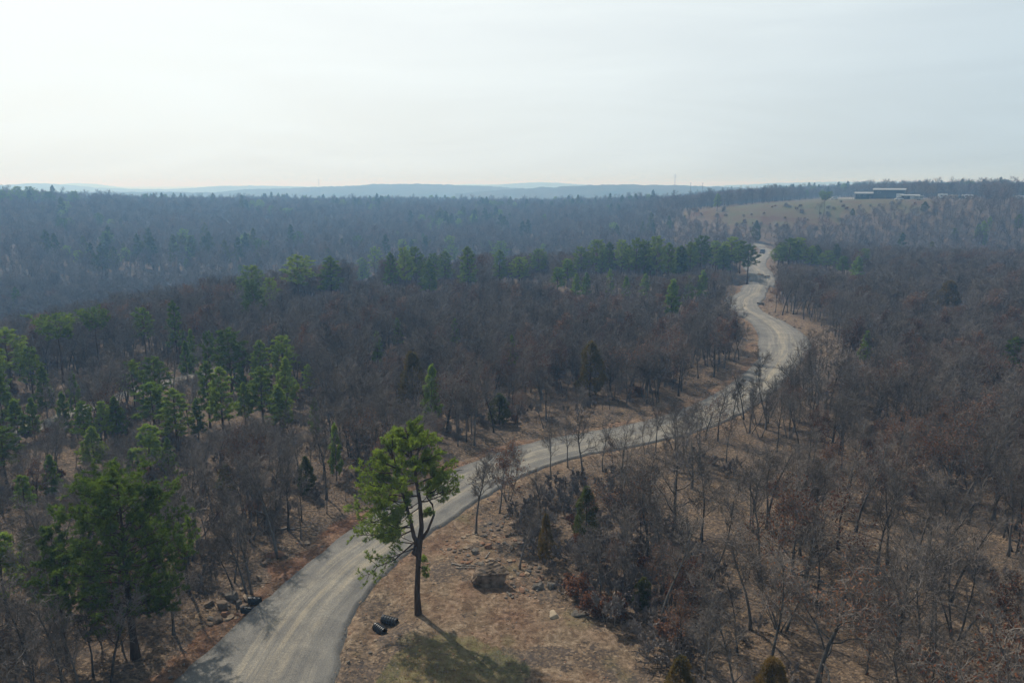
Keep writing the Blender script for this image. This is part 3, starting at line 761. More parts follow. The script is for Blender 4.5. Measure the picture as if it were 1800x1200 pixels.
for key, kw, mt in (('dome', dict(seed=31, h=12, cb=.36, w=4.6, shape='dome'), 'needle'), ('dome_b', dict(seed=32, h=12, cb=.46, w=4.2, shape='dome', nl_=28), 'needle'),
                ('umbrella', dict(seed=33, h=12, cb=.66, w=7.0, shape='umbrella', nl_=30), 'needle'), ('tall', dict(seed=34, h=12, cb=.28, w=4.0, shape='tall', nl_=40), 'needle'),
                ('cone', dict(seed=35, h=9, cb=.22, w=4.2, shape='cone', nl_=46, sub=10), 'needle'), ('young', dict(seed=36, h=7, cb=.18, w=3.2, shape='cone', nl_=40, sub=8), 'needle_y'),
                ('young_tall', dict(seed=37, h=9, cb=.35, w=3.4, shape='tall', nl_=34, sub=8), 'needle_y')):
    T_, N_ = pine(**kw); PINE[key] = (pme(T_, 'trunk', M['pinebark']), pme(N_, 'crown', M[mt]), kw['h'], kw['w'])
CEDAR = {}
for key, (sd_, h_, w_, mt) in {'brown': (41, 7, 4.2, 'cedar'), 'brown_b': (42, 6, 4.6, 'cedar'), 'green': (43, 5, 2.6, 'cedar_g'), 'green_b': (44, 6, 3.6, 'cedar_g')}.items():
    T_, N_ = cedar(sd_, h_, w_, cnt=2100, nl=.40, nw=.055); CEDAR[key] = (pme(T_, 'trunk', M['pinebark']), pme(N_, 'crown', M[mt]), h_, w_)
BLEND = {}
def place(name, lib, key, x, y, h=None, wscale=None, rz=0.0, label=None, cat='tree', group=None, z=None, sink=0.08):
    ms = lib[key]; meshes = ms[:3] if lib is LEAFY else ms[:2]; H = ms[3] if lib is LEAFY else ms[2]
    s = (h / H) if h else 1.0
    e = empty(name, (x, y, (gz(x, y) if z is None else z) - sink), rz)
    e.scale = (s * (wscale or 1), s * (wscale or 1), s)
    tag(e, label, cat, group)
    for me in meshes:
        o = bpy.data.objects.new(me.name.split('.')[0], me); link(o, e)
    return e

# ------------------------------------------------------------------ the two big pines
def spot(px, py, base):
    """offset (x, z) from a base point, in metres, for a pixel at the base's distance"""
    d = ray(px, py); k = base[1] / d[1]
    return Vector((d[0] * k - base[0], 0, CAMZ + d[2] * k - base[2]))
B1 = gat(735, 1080)
q1 = lambda px, py, dy=0.0: spot(px, py, B1) + Vector((0, dy, 0))
tk = [q1(736, 1095), q1(733, 1040), q1(735, 990), q1(737, 955), q1(741, 925), q1(738, 880), q1(731, 840), q1(724, 800), q1(716, 765), q1(712, 750)]
T1 = MB(); T1.tube(tk, [.31, .205, .18, .22, .165, .135, .105, .08, .055, .03], 9)
T1.tube([q1(737, 958), q1(728, 942), q1(722, 915), q1(712, 880), q1(700, 850, .3), q1(690, 800, .4)], [.20, .15, .13, .10, .08, .04], 7)          # left leader
T1.tube([q1(742, 945), q1(752, 930), q1(763, 903), q1(760, 885), q1(750, 872), q1(752, 850)], [.13, .10, .085, .07, .05, .03], 6)      # the curved limb on the right
T1.tube([q1(736, 975), q1(729, 968, -.1), q1(730, 955, -.1)], [.16, .24, .1], 6)                                                        # burl
ends = [ # start pixel, end pixel, depth of the end
 ((738,960),(655,970),-.8),((737,955),(640,940),.5),((730,950),(640,998),-1.2),((722,925),(615,905),.8),((722,920),(628,928),-1.0),((715,890),(612,890),.2),((715,890),(640,875),1.4),
 ((725,930),(668,955),1.2),((712,885),(650,900),-1.8),((708,870),(632,865),.6),((705,860),(640,838),-.6),((700,850),(655,818),.8),((696,830),(632,820),.0),((695,820),(668,790),-1.0),
 ((690,805),(672,775),.5),((690,800),(690,765),.3),((738,880),(700,905),-1.9),((735,870),(690,870),1.8),((733,860),(760,840),-1.5),((731,845),(700,830),-1.8),
 ((741,880),(790,868),.6),((752,870),(803,853),-.4),((752,868),(800,842),.8),((752,850),(785,830),-.8),((735,850),(790,815),.4),((728,820),(775,790),-.5),((728,815),(770,808),1.4),
 ((726,805),(755,765),.3),((720,780),(742,752),-.2),((716,765),(722,746),.2),((716,770),(700,752),-.3),((714,770),(690,762),.6),((722,790),(765,778),.9),((720,785),(735,765),-1.3),
 ((724,800),(700,785),1.5),((724,800),(740,800),-2.0),((728,820),(716,830),-2.2),((731,840),(750,822),2.0),((735,990),(752,1000),-.6),((735,985),(744,985),.5),((725,890),(700,890),-1.0),
 ((715,900),(665,925),.0),((700,850),(665,850),-1.6),((722,800),(780,845),1.2),((738,900),(752,905),.3),((712,880),(672,885),.9),((716,840),(690,815),1.9),((718,800),(705,770),-1.2),((722,790),(722,768),1.2)]
L1 = [(q1(*a), q1(*b, dy), 0.055 + 0.012 * random.Random(i).random()) for i, (a, b, dy) in enumerate(ends)]
rj = random.Random(9)
for i, (a, b, dy) in enumerate(ends):
    if b[1] > 960 or i % 3 == 0: continue
    f = rj.uniform(.55, .95); m_ = (a[0] + (b[0] - a[0]) * f + rj.uniform(-15, 15), a[1] + (b[1] - a[1]) * f + rj.uniform(-16, 8))
    L1.append((q1(*a), q1(*m_, dy * .6 + rj.uniform(-.9, .9)), .035))
Ta, Na = pine(51, 14.0, limbs=L1, trunk=tk, tr=0.01, sub=12, per=6, K=15, nl=0.25, nw=0.030, w=3.6)
Ta.V = Ta.V[1:] if False else Ta.V
hero = empty('pine_tree', B1 - np.array([0, 0, .05])); tag(hero, 'lone green pine with a crooked forked trunk on bare dirt right of the gravel road', 'tree')
for k_, v_ in Ta.Q.items(): pass
T1.V += Ta.V; base_n = T1.n
for m_ in Ta.Q: T1.Q.setdefault(0, []).extend([q + base_n for q in Ta.Q[m_]])
T1.n += Ta.n
T1.ob('trunk', M['pinebark'], hero, True); Na.ob('crown', M['needle_hero'], hero)

B2 = gat(238, 1152)
T2, N2 = pine(52, 12.8, cb=.25, w=8.3, shape='dome', nl_=84, sub=15, per=6, K=14, nl=0.28, nw=0.036, lean=0.03, tr=.27)
h2 = empty('pine_tree', B2 - np.array([0, 0, .05])); tag(h2, 'broad dark round-crowned pine at the lower left, nearest big tree left of the gravel road', 'tree')
T2.ob('trunk', M['pinebark'], h2, True); N2.ob('crown', M['needle_hero'], h2)

# ------------------------------------------------------------------ pines and cedars, one by one
VIS = []
OCC = []      # spots already taken
def put(name, lib, key, px, top, base, wpx, label, group=None, h=None, rz=None):
    if base is not None:
        p = gat(px, base); 
        d = math.hypot(p[0], p[1])
        # height at which the top shows on its pixel row
        lo, hi = 0.5, 40
        for _ in range(30):
            md = (lo + hi) / 2
            if proj(p[0], p[1], p[2] + md)[1] > top: lo = md
            else: hi = md
        h = max(1.2, lo)
    else:
        p = at_top(px, top, h); p[2] = gz(p[0], p[1])
    ms = lib[key]; H, Wd = ms[2], ms[3]
    zc = p[1] * math.cos(PITCH) + (CAMZ - p[2] - h / 2) * math.sin(PITCH)
    ws = (wpx * zc / F) / (Wd * h / H) if wpx else 1.0
    ws = min(1.9, max(0.5, ws * 1.08))
    OCC.append((p[0], p[1], max(0.9, 0.28 * Wd * h / H)))
    if base is not None: VIS.append((px, top, base, wpx or 20, math.hypot(p[0], p[1])))
    return place(name, lib, key, p[0], p[1], h, ws, rz if rz is not None else (px * 0.37) % 6.28, label, 'tree', group, z=p[2])
G = 'pines scattered through the bare wood'
for row in [
 ('umbrella', 112, 552, 672, 84, 'flat-topped umbrella-shaped pine near the left edge above the bare wood'),
 ('umbrella', 175, 542, 645, 60, 'flat-headed pine with layered crown just right of the umbrella-shaped pine'),
 ('dome_b', 258, 541, 635, 36, 'slender round-headed pine on the rim of the hazy valley at left'),
 ('tall', 313, 529, 640, 32, 'thin pointed pine on the rim of the hazy valley, second right of the umbrella-shaped pine'),
 ('dome', 22, 577, 690, 66, 'broad dark pine at the left edge of the photo below the hazy hillside'),
 ('dome', -12, 600, 720, 60, 'dark pine cut off by the left edge of the photo'),
 ('young', 341, 580, 655, 22, 'small faint pine left of the clump of tall green pines'),
 ('dome_b', 371, 583, 680, 24, 'very narrow tall pine at the left corner of the green pine clump'),
 ('dome', 408, 579, 690, 62, 'wide dome-topped pine at the back of the green pine clump'),
 ('tall', 462, 599, 700, 42, 'rough-topped pine in the middle of the green pine clump'),
 ('dome', 500, 590, 690, 44, 'round-topped pine at the back right corner of the green pine clump'),
 ('cone', 506, 629, 725, 42, 'leafy pointed pine at the right end of the green pine clump'),
 ('tall', 370, 636, 752, 44, 'left one of the two bare-legged pines before the green pine clump'),
 ('tall', 394, 646, 772, 52, 'right one of the two bare-legged pines before the green pine clump'),
 ('tall', 463, 645, 745, 52, 'bushy pine at the front centre of the green pine clump'),
 ('cone', 494, 680, 762, 54, 'short bright green cone-shaped pine in front of the green pine clump'),
 ('dome', 278, 627, 725, 44, 'dark round pine left of the green pine clump'),
 ('dome', 238, 634, 720, 44, 'blue-green pine touching the left side of the dark round pine'),
 ('young_tall', 273, 672, 765, 72, 'wide yellow-green pine below the dark round pine'),
 ('tall', 313, 683, 790, 60, 'full green pine with a visible stem below and left of the green pine clump'),
 ('cone', 208, 697, 778, 38, 'even cone-shaped pine with a dark stem line, left of the full green pine'),
 ('young_tall', 153, 706, 792, 40, 'pale yellowish pine over the side track at left'),
 ('young', 116, 690, 770, 26, 'small thin pine beside the side track at left'),
 ('young', 34, 703, 780, 38, 'pale thin pine near the left edge above the side track'),
 ('young_tall', 267, 746, 842, 56, 'bright yellow-green pine above the broad round-crowned pine'),
 ('cone', 168, 750, 830, 50, 'green pine left of the bright yellow-green pine'),
 ('young', 236, 790, 842, 34, 'small pale pine leaning against the bright yellow-green pine'),
 ('dome', 12, 752, 850, 60, 'dark full pine at the left edge level with the bright yellow-green pine'),
 ('young', 592, 746, 845, 26, 'sparse pale young pine above the gravel road edge left of the lone pine'),
 ('young_tall', 14, 936, 1090, 84, 'pale yellow-green pine at the lower left corner'),
 ('dome', 118, 925, 1160, 66, 'thin-stemmed green pine just left of the broad round-crowned pine'),
 ('young', 760, 643, 748, 36, 'bright green pine standing right against the dark brown cedar'),
 ('young', 665, 583, 645, 24, 'thin faint green pine in the middle of the bare wood'),
 ('young', 900, 590, 650, 20, 'small thin pine in the bare wood right of centre'),
 ('young', 1180, 492, 562, 34, 'bright green pine standing in front of the dark pine row, left of the road bend'),
 ('young', 1519, 582, 640, 26, 'bright green young pine in the bare wood right of the road bend'),
 ('dome_b', 1313, 430, 498, 36, 'lone flat-branched pine standing between the two upper road bends'),
 ('dome', 1385, 419, 478, 46, 'bright full pine just right of the upper road bend'),
 ('dome', 1230, 415, 488, 42, 'tall full pine at the right end of the dark pine row'),
 ('cone', 755, 457, 525, 38, 'bright green broad-based pine in front of the centre pine row'),
 ('dome', 913, 452, 505, 60, 'wide bright green dome-topped pine in the centre pine row'),
 ('tall', 823, 434, 520, 36, 'tall shaggy pine standing a little apart in the centre pine row'),
 ('dome_b', 660, 434, 500, 22, 'slim bare-stemmed pine with a small round head, centre pine row'),
 ('tall', 638, 453, 505, 30, 'shaggy pine at the left end of the centre pine row'),
 ('dome', 713, 436, 520, 32, 'left one of the pair of merged round pines in the centre pine row'),
 ('dome', 732, 435, 510, 32, 'right one of the pair of merged round pines in the centre pine row'),
 ('tall', 688, 444, 520, 28, 'thin pine left of the pair of merged round pines'),
 ('dome', 447, 467, 545, 44, 'leftmost of the three valley rim pines left of the centre pine row'),
 ('dome_b', 526, 449, 540, 50, 'open-crowned middle one of the three valley rim pines left of the centre row'),
 ('tall', 584, 451, 530, 54, 'dark heavy pine on the valley rim, nearest the left end of the centre pine row'),
 ('tall', 1778, 592, 660, 44, 'green pine among bare trees at the right edge of the photo'),
]:
    put('pine_tree', PINE, row[0], row[1], row[2], row[3], row[4], row[5], G)
for key, px, top, base, w in [('tall', 783, 442, 505, 32), ('dome', 763, 446, 500, 28), ('dome', 793, 431, 470, 34), ('dome', 880, 424, 480, 28), ('tall', 878, 440, 505, 32), ('dome', 946, 438, 492, 34),
    ('young_tall', 997, 455, 505, 44), ('young_tall', 980, 470, 520, 30)]:
    put('pine_tree', PINE, key, px, top, base, w, 'dark pine partly merged with its neighbours in the right half of the centre pine row', 'merged pines of the centre row')
for key, px, top, base, w in [('young', 62, 700, 775, 30), ('cone', 84, 645, 735, 34), ('young_tall', 186, 705, 785, 30), ('young', 330, 600, 668, 24), ('cone', 432, 672, 745, 36), ('young', 135, 655, 735, 26), ('young_tall', 545, 640, 705, 26),
    ('young', 425, 640, 700, 26), ('cone', 350, 700, 775, 34), ('young', 95, 800, 880, 34), ('young_tall', 48, 835, 920, 40), ('cone', 300, 770, 850, 34), ('young', 200, 860, 930, 30), ('young', 555, 700, 770, 24), ('cone', 8, 655, 760, 50), ('dome', 60, 610, 705, 40), ('young', 700, 560, 612, 22), ('young', 800, 560, 612, 22)]:
    put('pine_tree', PINE, key, px, top, base, w, 'pale green young pine half hidden among the bare trees left of the road', 'half hidden young pines on the left')
for key, px, top, base, w in [('dome', 1021, 434, 492, 28), ('dome', 1048, 422, 492, 34), ('tall', 1070, 426, 490, 26), ('dome', 1092, 422, 492, 26), ('dome_b', 1117, 419, 500, 30), ('dome', 1133, 424, 500, 26),
    ('dome', 1153, 416, 502, 36), ('tall', 1174, 427, 498, 30), ('tall', 1196, 432, 495, 28), ('dome', 1212, 426, 495, 28), ('dome', 1257, 424, 485, 32), ('dome', 1283, 417, 482, 36), ('tall', 1270, 430, 490, 30),
    ('dome', 1105, 432, 496, 26), ('tall', 1143, 436, 500, 26), ('tall', 1058, 436, 494, 24), ('dome', 1300, 424, 480, 30)]:
    put('pine_tree', PINE, key, px, top, base, w, 'dark pine packed in the long row left of the upper road bend', 'dark pine row left of the upper bend')
for key, px, top, base, w in [('young', 1072, 474, 525, 18), ('young', 1030, 480, 525, 20), ('young', 1133, 482, 530, 22), ('young', 1012, 482, 528, 20), ('young', 1233, 476, 530, 24), ('young', 1210, 486, 535, 20), ('young', 1100, 486, 530, 18)]:
    put('pine_tree', PINE, key, px, top, base, w, 'small pale green pine at the foot of the dark pine row', 'young pines below the dark row')
for key, px, top, base, w in [('dome', 1400, 418, 476, 34), ('dome', 1452, 440, 480, 30), ('tall', 1425, 432, 476, 26), ('young_tall', 1480, 450, 488, 26), ('dome', 1517, 437, 476, 28), ('dome', 1367, 432, 472, 24), ('young', 1505, 452, 492, 24)]:
    put('pine_tree', PINE, key, px, top, base, w, 'hazy green pine in the loose group right of the upper road bend', 'pines right of the upper bend')
GC = 'cedars in the bare wood'
for key, px, top, base, w, lab in [
 ('brown', 1037, 598, 697, 66, 'rusty brown cone-shaped cedar in the centre of the bare wood'),
 ('brown_b', 726, 616, 722, 70, 'dark brown ragged cedar left of centre behind the lone pine'),
 ('brown_b', 1664, 492, 548, 56, 'dark rounded cedar standing alone in the bare wood at right'),
 ('green_b', 1030, 853, 955, 50, 'dark green pointed cedar below the road right of the lone pine'),
 ('brown_b', 960, 900, 985, 36, 'small dark green cedar at the edge of the rocky clearing'),
 ('brown_b', 1352, 1152, 1262, 96, 'olive green cedar cut off by the bottom edge, right one of the two'),
 ('brown_b', 1192, 1150, 1268, 88, 'brownish cedar cut off by the bottom edge, left one of the two'),
 ('green_b', 878, 690, 745, 46, 'dark green cedar at the roadside wood above the lone pine'),
 ('green_b', 65, 925, 1010, 60, 'dull green cedar behind the left edge pine at the lower left'),
 ('green_b', 400, 815, 870, 40, 'dark green cedar in the wood above the culvert rocks'),
 ('green_b', 540, 800, 870, 34, 'dark green cedar in the wood above the red roadside bank'),
 ('green_b', 1434, 430, 470, 24, 'dark cedar right of the upper road bend'),
 ('green_b', 1468, 428, 468, 22, 'very dark pointed cedar farther right of the upper road bend'),
 ('green_b', 1328, 387, 425, 18, 'dark pointed cedar in the valley below the grassy hill'),
 ('green_b', 1625, 354, 372, 15, 'small dark cedar on the grassy hill right of the white trailer'),
 ('green_b', 1498, 366, 380, 9, 'tiny dark cedar on the lower slope of the grassy hill'),
 ('green_b', 1130, 1012, 1070, 40, 'low dull green cedar in the wood right of the rocky clearing'),
 ]:
    put('cedar_tree', CEDAR, key, px, top, base, w, lab, GC)
put('pine_tree', PINE, 'umbrella', 1448, 337, 379, 25, 'lone pine on the slope of the grassy hill left of the buildings', G)
# skyline and valley pines far off
for key, px, top, h, w in [('dome', 2, 334, 15, 34), ('dome', 28, 328, 16, 24), ('dome', 52, 328, 16, 26), ('dome', 85, 337, 14, 28), ('dome', 128, 336, 14, 24), ('dome', 308, 339, 11, 14), ('dome', 322, 337, 12, 16), ('dome', 285, 344, 10, 16),
    ('dome', 398, 345, 11, 12), ('umbrella', 430, 345, 11, 24), ('dome', 555, 352, 11, 16), ('umbrella', 505, 366, 10, 26), ('dome', 230, 346, 10, 18), ('tall', 905, 355, 12, 26), ('dome', 880, 354, 12, 24), ('tall', 1262, 340, 11, 14)]:
    put('pine_tree', PINE, key, px, top, None, w, 'dark distant pine standing above the far hazy wood', 'distant pines above the far wood', h=h)
rng = random.Random(77)
for i in range(46):
    px = rng.uniform(-20, 1820); top = rng.uniform(375, 440 + (70 if px < 500 else 0) - (30 if px > 1300 else 0))
    if 1180 < px < 1660 and top < 410: continue
    put('pine_tree', PINE, rng.choice(['dome', 'tall', 'cone', 'young_tall']), px, top, None, None, 'blue-green pine scattered in the hazy wood beyond the near ridge', 'pines in the hazy far wood', h=rng.uniform(8, 12))

# ------------------------------------------------------------------ bare trees that stand out
GB = 'bare trees along the road and the clearing'
def putb(key, px, top, base, label, rz=None, lib=None, ws=1.0):
    lib = lib or (BARE if key in BARE else LEAFY)
    p = gat(px, base); lo, hi = 0.5, 30
    for _ in range(30):
        md = (lo + hi) / 2
        if proj(p[0], p[1], p[2] + md)[1] > top: lo = md
        else: hi = md
    OCC.append((p[0], p[1], 1.3))
    nm = 'bare_tree' if lib is BARE else 'dry_leaved_oak'
    return place(nm, lib, key, p[0], p[1], lo, ws, rz if rz is not None else (px * 0.61) % 6.28, label, 'tree', GB, z=p[2])
for r_ in [
 ('rusty_sapling', 877, 768, 900, 'thin straight oak with dry leaf tufts, dark against the road right of the lone pine'),
 ('sapling', 836, 790, 937, 'very thin bare sapling just right of the lone pine, at the road edge'),
 ('straight', 1023, 700, 850, 'dark-trunked bare oak in front of the road, second trunk right of the thin leaf-tufted oak'),
 ('oak', 998, 715, 818, 'pale bare tree behind the dark-trunked oak at the road edge'),
 ('oak_b', 1060, 722, 830, 'bare oak leaning slightly right, dark against the road'),
 ('rusty_sapling', 1078, 760, 822, 'short leaning oak with a few dry leaves beside the road'),
 ('oak', 1095, 730, 812, 'bare oak with a bent top in front of the gravel road'),
 ('straight_b', 1153, 700, 790, 'slim straight bare tree in front of the road, left of the sprawling oaks'),
 ('spread', 1190, 718, 812, 'sprawling bare oak with curved limbs against the road, left one of the pair'),
 ('spread', 1228, 705, 822, 'widest sprawling many-limbed bare oak in front of the road'),
 ('forked', 1135, 722, 795, 'twin-stemmed bare tree between the leaning oak and the sprawling pair'),
 ('forked', 1350, 600, 735, 'tall forked bare tree rising in front of the road curve'),
 ('oak_b', 1402, 588, 700, 'bare tree with stubby broken limbs against the road curve'),
 ('oak', 1432, 605, 695, 'bare tree just right of the stubby-limbed tree at the road curve'),
 ('straight', 1308, 640, 735, 'thin bare tree left of the tall forked tree at the road curve'),
 ('sapling', 1288, 660, 735, 'short bare sapling at the lower end of the road curve'),
 ('straight', 1298, 535, 600, 'bare tree leaning over the inner side of the far road curve'),
 ('straight_b', 1482, 540, 620, 'dark V-shaped bare tree beyond the road curve'),
 ('rusty_sapling', 1363, 492, 548, 'small round oak full of dark dry leaves at the corner of the upper bend'),
 ('straight', 1375, 480, 553, 'first dark straight trunk right of the round dry-leaved oak'),
 ('straight_b', 1383, 480, 550, 'second dark straight trunk right of the round dry-leaved oak'),
 ('straight', 1394, 478, 553, 'third dark straight trunk right of the round dry-leaved oak'),
 ('straight', 913, 880, 1000, 'dark straight trunk behind the big boulder'),
 ('oak_b', 1054, 900, 1058, 'bare tree with a black trunk right of the big boulder above the brush'),
 ('oak', 442, 870, 1035, 'bare tree at the culvert rocks on the left roadside'),
 ('straight', 434, 895, 1038, 'leaning bare stem beside the culvert rocks'),
 ('forked', 410, 880, 1025, 'slim double-stemmed tree behind the culvert rocks'),
 ('oak', 484, 840, 958, 'short thick dark bare trunk at the red bank left of the road'),
 ('straight', 530, 820, 918, 'bare tree at the top of the red bank left of the road'),
 ('spread', 305, 980, 1110, 'low crooked bare tree between the broad round-crowned pine and the culvert rocks'),
 ('straight', 868, 650, 760, 'tall bare tree by the yellow stone at the far roadside'),
 ('straight_b', 805, 705, 785, 'dark bare trunk at the far roadside above the lone pine'),
 ('oak_b', 730, 640, 760, 'spreading pale bare tree in front of the dark brown cedar'),
 ('clump', 1368, 985, 1105, 'many-stemmed bare tree on the leaf-covered ground at the lower right'),
 ('clump', 1530, 960, 1115, 'four-stemmed bare oak fanning out from one foot on the leafy ground, lower right'),
 ('straight', 1320, 900, 1102, 'dark straight bare trunk left of the many-stemmed tree at the lower right'),
 ('forked', 1375, 905, 1105, 'forked bare oak on the leafy ground, between the straight trunk and the four-stemmed oak'),
 ('straight_b', 1436, 880, 1065, 'tall straight bare tree on the leafy ground behind the forked bare oak'),
 ('oak', 1594, 900, 1060, 'thick bare tree right of the four-stemmed oak'),
 ('oak_b', 1640, 960, 1150, 'crooked bare tree with a low curved branch at the lower right'),
 ('spread', 1745, 735, 915, 'thick old bare tree with long side limbs near the right edge'),
 ('straight', 1785, 745, 930, 'tall bare tree at the right edge beside the thick old one'),
 ('clump', 1785, 1000, 1190, 'cluster of bare stems at the lower right corner'),
 ('straight', 1297, 1010, 1150, 'slender bare tree above the bottom edge cedars'),
 ('sapling', 165, 1050, 1190, 'thin dark sapling at the lower left between two pines'),
 ('straight', 27, 1060, 1230, 'bare dark trunk at the lower left corner'),
 ('spread', 1440, 352, 377, 'small bare tree just left of the lone pine on the grassy hill'),
]:
    putb(r_[0], r_[1], r_[2], r_[3], r_[4])

# ------------------------------------------------------------------ the bare wood: the nearest as single trees, the rest as one mass
FR = random.Random(5)
def free(x, y, rad):
    for (ox, oy, o_r) in OCC:
        if (x - ox)**2 + (y - oy)**2 < (rad + o_r)**2: return False
    return True
cand = []
def cells(r0, r1, s, a0, a1, jit=0.45):
    xm = int(r1 / s) + 1; out = []
    ii, jj = np.meshgrid(np.arange(-xm, xm + 1), np.arange(-2, xm + 1))
    ii = ii.ravel(); jj = jj.ravel()
    x = (ii + (hsh(ii, jj) - .5) * 2 * jit) * s; y = (jj + (hsh(ii + 31.7, jj + 11.3) - .5) * 2 * jit) * s
    r = np.hypot(x, y); a = np.degrees(np.arctan2(x, y))
    k = (r >= r0) & (r < r1) & (a > a0) & (a < a1)
    return x[k], y[k]
nx, ny = cells(30, 150, 2.35, -46, 46)
mx_, my_ = cells(150, 360, 3.0, -42, 42)
fx, fy = cells(360, 1150, 5.0, -40, 40)
gx_, gy_ = cells(1150, 1400, 9.0, -40, 40)
ax = np.concatenate([nx, mx_, fx, gx_]); ay = np.concatenate([ny, my_, fy, gy_])
asd, aside, aI = road_sd(ax, ay)
ar = np.hypot(ax, ay)
u1, u2, u3, u4 = hsh(ax * 1.7, ay), hsh(ax, ay * 2.3), hsh(ax * 3.1, ay * .7), hsh(ax * .37 + 5, ay * 1.1)
keep = np.ones(len(ax), bool)
marg = np.where(aside < 0, 2.5, 1.3) + u1 * 1.2
keep &= asd > marg
CLEAR2 = [(a + (1.0 if a > 0 else 0), b) for a, b in CLEAR]
keep &= ~(inpoly(ax, ay, CLEAR) & (ar < 130))
keep &= ~inpoly(ax, ay, VERGE_R)
hl = inpoly(ax, ay, HILL); keep &= ~(hl & (u2 > np.where(ar < 468, 0.20, 0.03)))
keep &= ~(inpoly(ax, ay, FIELD_L) | inpoly(ax, ay, FIELD_C))
tdd2 = near_line(ax, ay, TRK)[0]; keep &= tdd2 > 1.9
# nothing grows in the built yards on the hill
YARD = poly_px([(1440, 349), (1500, 350), (1640, 352), (1720, 351), (1725, 340), (1440, 338)])
keep &= ~(inpoly(ax, ay, YARD) & (ar < 552) & (np.degrees(np.arctan2(ax, ay)) < 28.2))
keep &= ~(hl & (ar > 440))
CAMP = [ray(px_, 345)[:2] / np.hypot(*ray(px_, 345)[:2]) * 590 for px_ in (1657, 1675, 1688, 1701, 1792)]
for c_ in CAMP: keep &= np.hypot(ax - c_[0], ay - c_[1]) > 6
dens = fbm(ax / 14, ay / 14, 2)
keep &= ~((ar < 150) & (dens < 0.30) & (u4 < .6))
keep &= ~((ar < 85) & (ax > 12) & (u3 < np.where(ar < 72, .62, .40)))
# trees whose heads would stand before the road are few there
hgt = 6.6 + 2.9 * u3 + np.where(ax < 0, 0.4, 0)
hgt = np.where(u4 < 0.18, hgt * 0.6, hgt)
k_ = CAMZ / (CAMZ - hgt * 0.85)
osd, _, _ = road_sd(ax * k_, ay * k_); k2 = CAMZ / (CAMZ - hgt * 0.45); osd2, _, _ = road_sd(ax * k2, ay * k2)
before = ((osd < 0.5) | (osd2 < 0.5)) & (ar < 420)
keep &= ~(before & (u2 < np.where(ar < 125, 0.56, np.where(ar < 200, 0.86, 0.97))))
hgt = np.where(before, hgt * 0.82, hgt)
# sight lines to the side track and the car
ax, ay, ar, hgt, u1, u2, u3, u4, asd, aside = [v[keep] for v in (ax, ay, ar, hgt, u1, u2, u3, u4, asd, aside)]
LX = [1185, 1210, 1300, 1400, 1480, 1500, 1560, 1640, 1644, 1722, 1726, 1776, 1778, 1810]
LY = [370, 384, 397, 399, 392, 368, 362, 356, 345, 345, 300, 300, 346, 346]
zb_ = T0(ax, ay)
for _ in range(12):
    tx_, ty_ = proj(ax, ay, zb_ + hgt); m_ = (tx_ > 1185) & (tx_ < 1815) & (ty_ < np.interp(tx_, LX, LY)) & (ar < np.where(tx_ > 1640, 640, 500)) & ~((u3 < .10) & (tx_ < 1480))
    hgt = np.where(m_, hgt * .84, hgt)
# low growth stands before the pines, so that their heads clear it
zb = T0(ax, ay); hz_ = hgt.copy()
for (vx, vt, vb, vw_, vr) in VIS:
    if vb > 1140: continue
    bx0, by0 = proj(ax, ay, zb); lim = vt + 0.74 * (vb - vt)
    c_ = (ar < vr + 3) & (np.abs(bx0 - vx) < vw_ * .55 + 3) & (by0 > lim) & (by0 < vb + 160)
    if not c_.any(): continue
    for _ in range(14):
        tx_, ty_ = proj(ax, ay, zb + hgt); m_ = c_ & (ty_ < lim) & (hgt > 1.0)
        if not m_.any(): break
        hgt = np.where(m_, hgt * .86, hgt)
okh = hgt > 2.2
ax, ay, ar, hgt, u1, u2, u3, u4, asd, aside = [v[okh] for v in (ax, ay, ar, hgt, u1, u2, u3, u4, asd, aside)]
okf = np.array([free(x, y, .6) if r < 260 else True for x, y, r in zip(ax, ay, ar)])
ax, ay, ar, hgt, u1, u2, u3, u4, asd, aside = [v[okf] for v in (ax, ay, ar, hgt, u1, u2, u3, u4, asd, aside)]
az_ = Tz(ax, ay, asd)
ppx, ppy = proj(ax, ay, az_); tpx, tpy = proj(ax, ay, az_ + hgt)
outb = (ppy > 1175) & (ppx > 520) & (ppx < 1190)
single_ok = ~outb
infr = (ppx > -15) & (ppx < 1815) & (tpy < 1190) & (ppy > 0)
patch = fbm(ax / 16 + 4, ay / 16, 3)
leafy = (ar < 330) & (u1 < np.where((ax > 0) & (ar < 140), 0.16, 0.07) + np.where((ax > 0) & (ar < 170), 0.42, 0.14) * sstep(0.46, 0.60, patch))
order = np.argsort(ar)
GBARE, GLEAF = {}, {}
bkeys = ['straight', 'straight_b', 'oak', 'straight', 'straight', 'oak', 'forked', 'spread', 'clump', 'straight_b']
desc = {'straight': 'slim upright bare tree', 'straight_b': 'narrow bare tree with many rising branches', 'oak': 'rounded bare oak', 'oak_b': 'full-crowned bare oak', 'forked': 'twin-stemmed bare tree',
        'spread': 'low bare oak with wide crooked limbs', 'clump': 'bare tree with a cluster of stems', 'sapling': 'small bare sapling',
        'rusty': 'oak still holding rusty brown leaves', 'rusty_b': 'wide oak hung with rusty brown leaves', 'rusty_sapling': 'young oak with dry brown leaves'}
